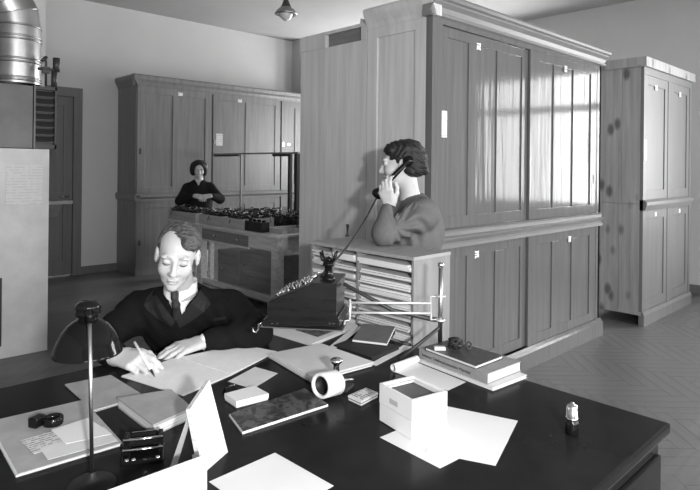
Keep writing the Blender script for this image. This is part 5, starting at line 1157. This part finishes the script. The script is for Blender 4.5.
# ------------------------------------------------------------------ the woman at the back table
GZ_ = 7.8
gir = thing('person', 'woman in black coat standing behind the back table with coils', 'person', dep(199, 240, GZ_+.02).xy.to_3d())
gf = (-FWD*.8 + RGT*.28 - UP*.28).normalized(); Rg = frame(gf, UP + RGT*.02); GS = .98
gc_ = dep(199, 169, GZ_ - .06); GH = Head(gc_, Rg, GS)
gnb = dep(199, 182, GZ_); gsl, gsr = dep(187.5, 188.5, GZ_+.02), dep(210, 188, GZ_+.02); gel, ger = dep(180, 201, GZ_-.10), dep(220, 199, GZ_-.10); gwl, gwr = dep(195, 196, GZ_-.30), dep(211, 196, GZ_-.30)
gch = dep(198.5, 194, GZ_+.02); gpl = Vector((gch.x, gch.y, .90))
F = Field(); GH.skin(F, True); F.cone(GH.p(0, -.02, -.06), gnb, .047, .052, .02); F.cone(gnb, gch, .06, .08, .03); F.cone(gch, gpl, .08, .1, .03); F.chain([gch, gsl, gel, gwl], [.04, .036, .034, .025]); F.chain([gch, gsr, ger, gwr], [.04, .036, .034, .025])
hand(F, gwl, RGT*.8 - FWD*.4 - UP*.1, UP*.6 - FWD*.6, UP*.5 + FWD*.6, ((.5, .6, .4),)*4, (.3, .3), 1.0); hand(F, gwr, -RGT*.8 - FWD*.4 - UP*.1, UP*.6 - FWD*.6, UP*.5 + FWD*.6, ((.5, .6, .4),)*4, (.3, .3), 1.0)
for e in (-1, 1): F.chain([gpl, gpl + RGT*e*.09 - UP*.42, gpl + RGT*e*.09 - UP*.83, gpl + RGT*e*.09 - UP*.86 - FWD*.12], [.08, .055, .036, .03])
field_obj('body', F, .006, SKIN, gir)
J = Field(); Jg = np.array(frame(-FWD, UP), np.float32); J.ell(gch, (.19, .13, .20), Jg, .05); J.cone(gch, gpl, .14, .17, .06); J.cone(gsl, gsr, .065, .065, .04); J.cone(gnb - UP*.03, gch, .08, .12, .04); J.cone(gpl, gpl - UP*.45, .16, .175, .05)
J.chain([gsl, gel, gwl.lerp(gel, .15)], [.072, .06, .045], .03); J.chain([gsr, ger, gwr.lerp(ger, .15)], [.072, .06, .045], .03)
J.cut(wedge(dep(194.5, 177, GZ_), dep(203.5, 177, GZ_), dep(200, 186, GZ_), FWD, -.4, .02), .01); field_obj('coat', J, .010, mat('black_coat', .014, .9, .1), gir)
Hh = Field(); p = GH.p; s = GS
Hh.ell(p(0, -.024, .040), (.102*s, .108*s, .080*s), GH.N, .02); Hh.ell(p(0, -.06, -.03), (.11*s, .06*s, .09*s), GH.N, .03)
for e in (-1, 1): Hh.ell(p(e*.080, -.012, -.015), (.036*s, .06*s, .085*s), GH.N, .04)
Hh.ell(p(.008, .115, -.012), (.070*s, .11*s, .094*s), GH.N, .02, -1); field_obj('hair', Hh, .006, HAIRD, gir)
face_lines(GH, gir, HAIRD, LASH)
for e in (-1, 1): S_ = Field(); f = gpl + RGT*e*.09 - UP*.855; S_.cone(f + FWD*.03, f - FWD*.14 - UP*.005, .038, .032, .02); field_obj('shoe', S_, .01, BLACK, gir)
# ------------------------------------------------------------------ the photographer's flood lamp (behind the camera)
fl = thing('flood_lamp', 'photographer\'s flood lamp on a tripod behind the camera', 'lamp', (FLOOD.x, FLOOD.y, 0)); fd = (Vector((1.7, 1.75, 1.0)) - FLOOD).normalized()
mb = MB(); mb.lathe([(.03, -.10), (.05, -.08), (.10, -.03), (.14, .03), (.145, .035), (.138, .032), (.098, -.025), (.045, -.07), (.0, -.075)], FLOOD, fd, 32); obj('reflector', mb, TIN, fl)
mb = MB(); mb.tube([FLOOD - fd*.10, FLOOD - fd*.10 - UP*.1, Vector((FLOOD.x, FLOOD.y, .75)) - fd.xy.to_3d()*.10], .012, 10); obj('pole', mb, STEEL, fl)
for k in range(3):
    a = k*2.094; b0 = Vector((FLOOD.x, FLOOD.y, .8)) - fd.xy.to_3d()*.10; mb = MB(); mb.tube([b0, Vector((b0.x + math.cos(a)*.38, b0.y + math.sin(a)*.38, .012))], .010, 8); obj('leg', mb, STEEL, fl)
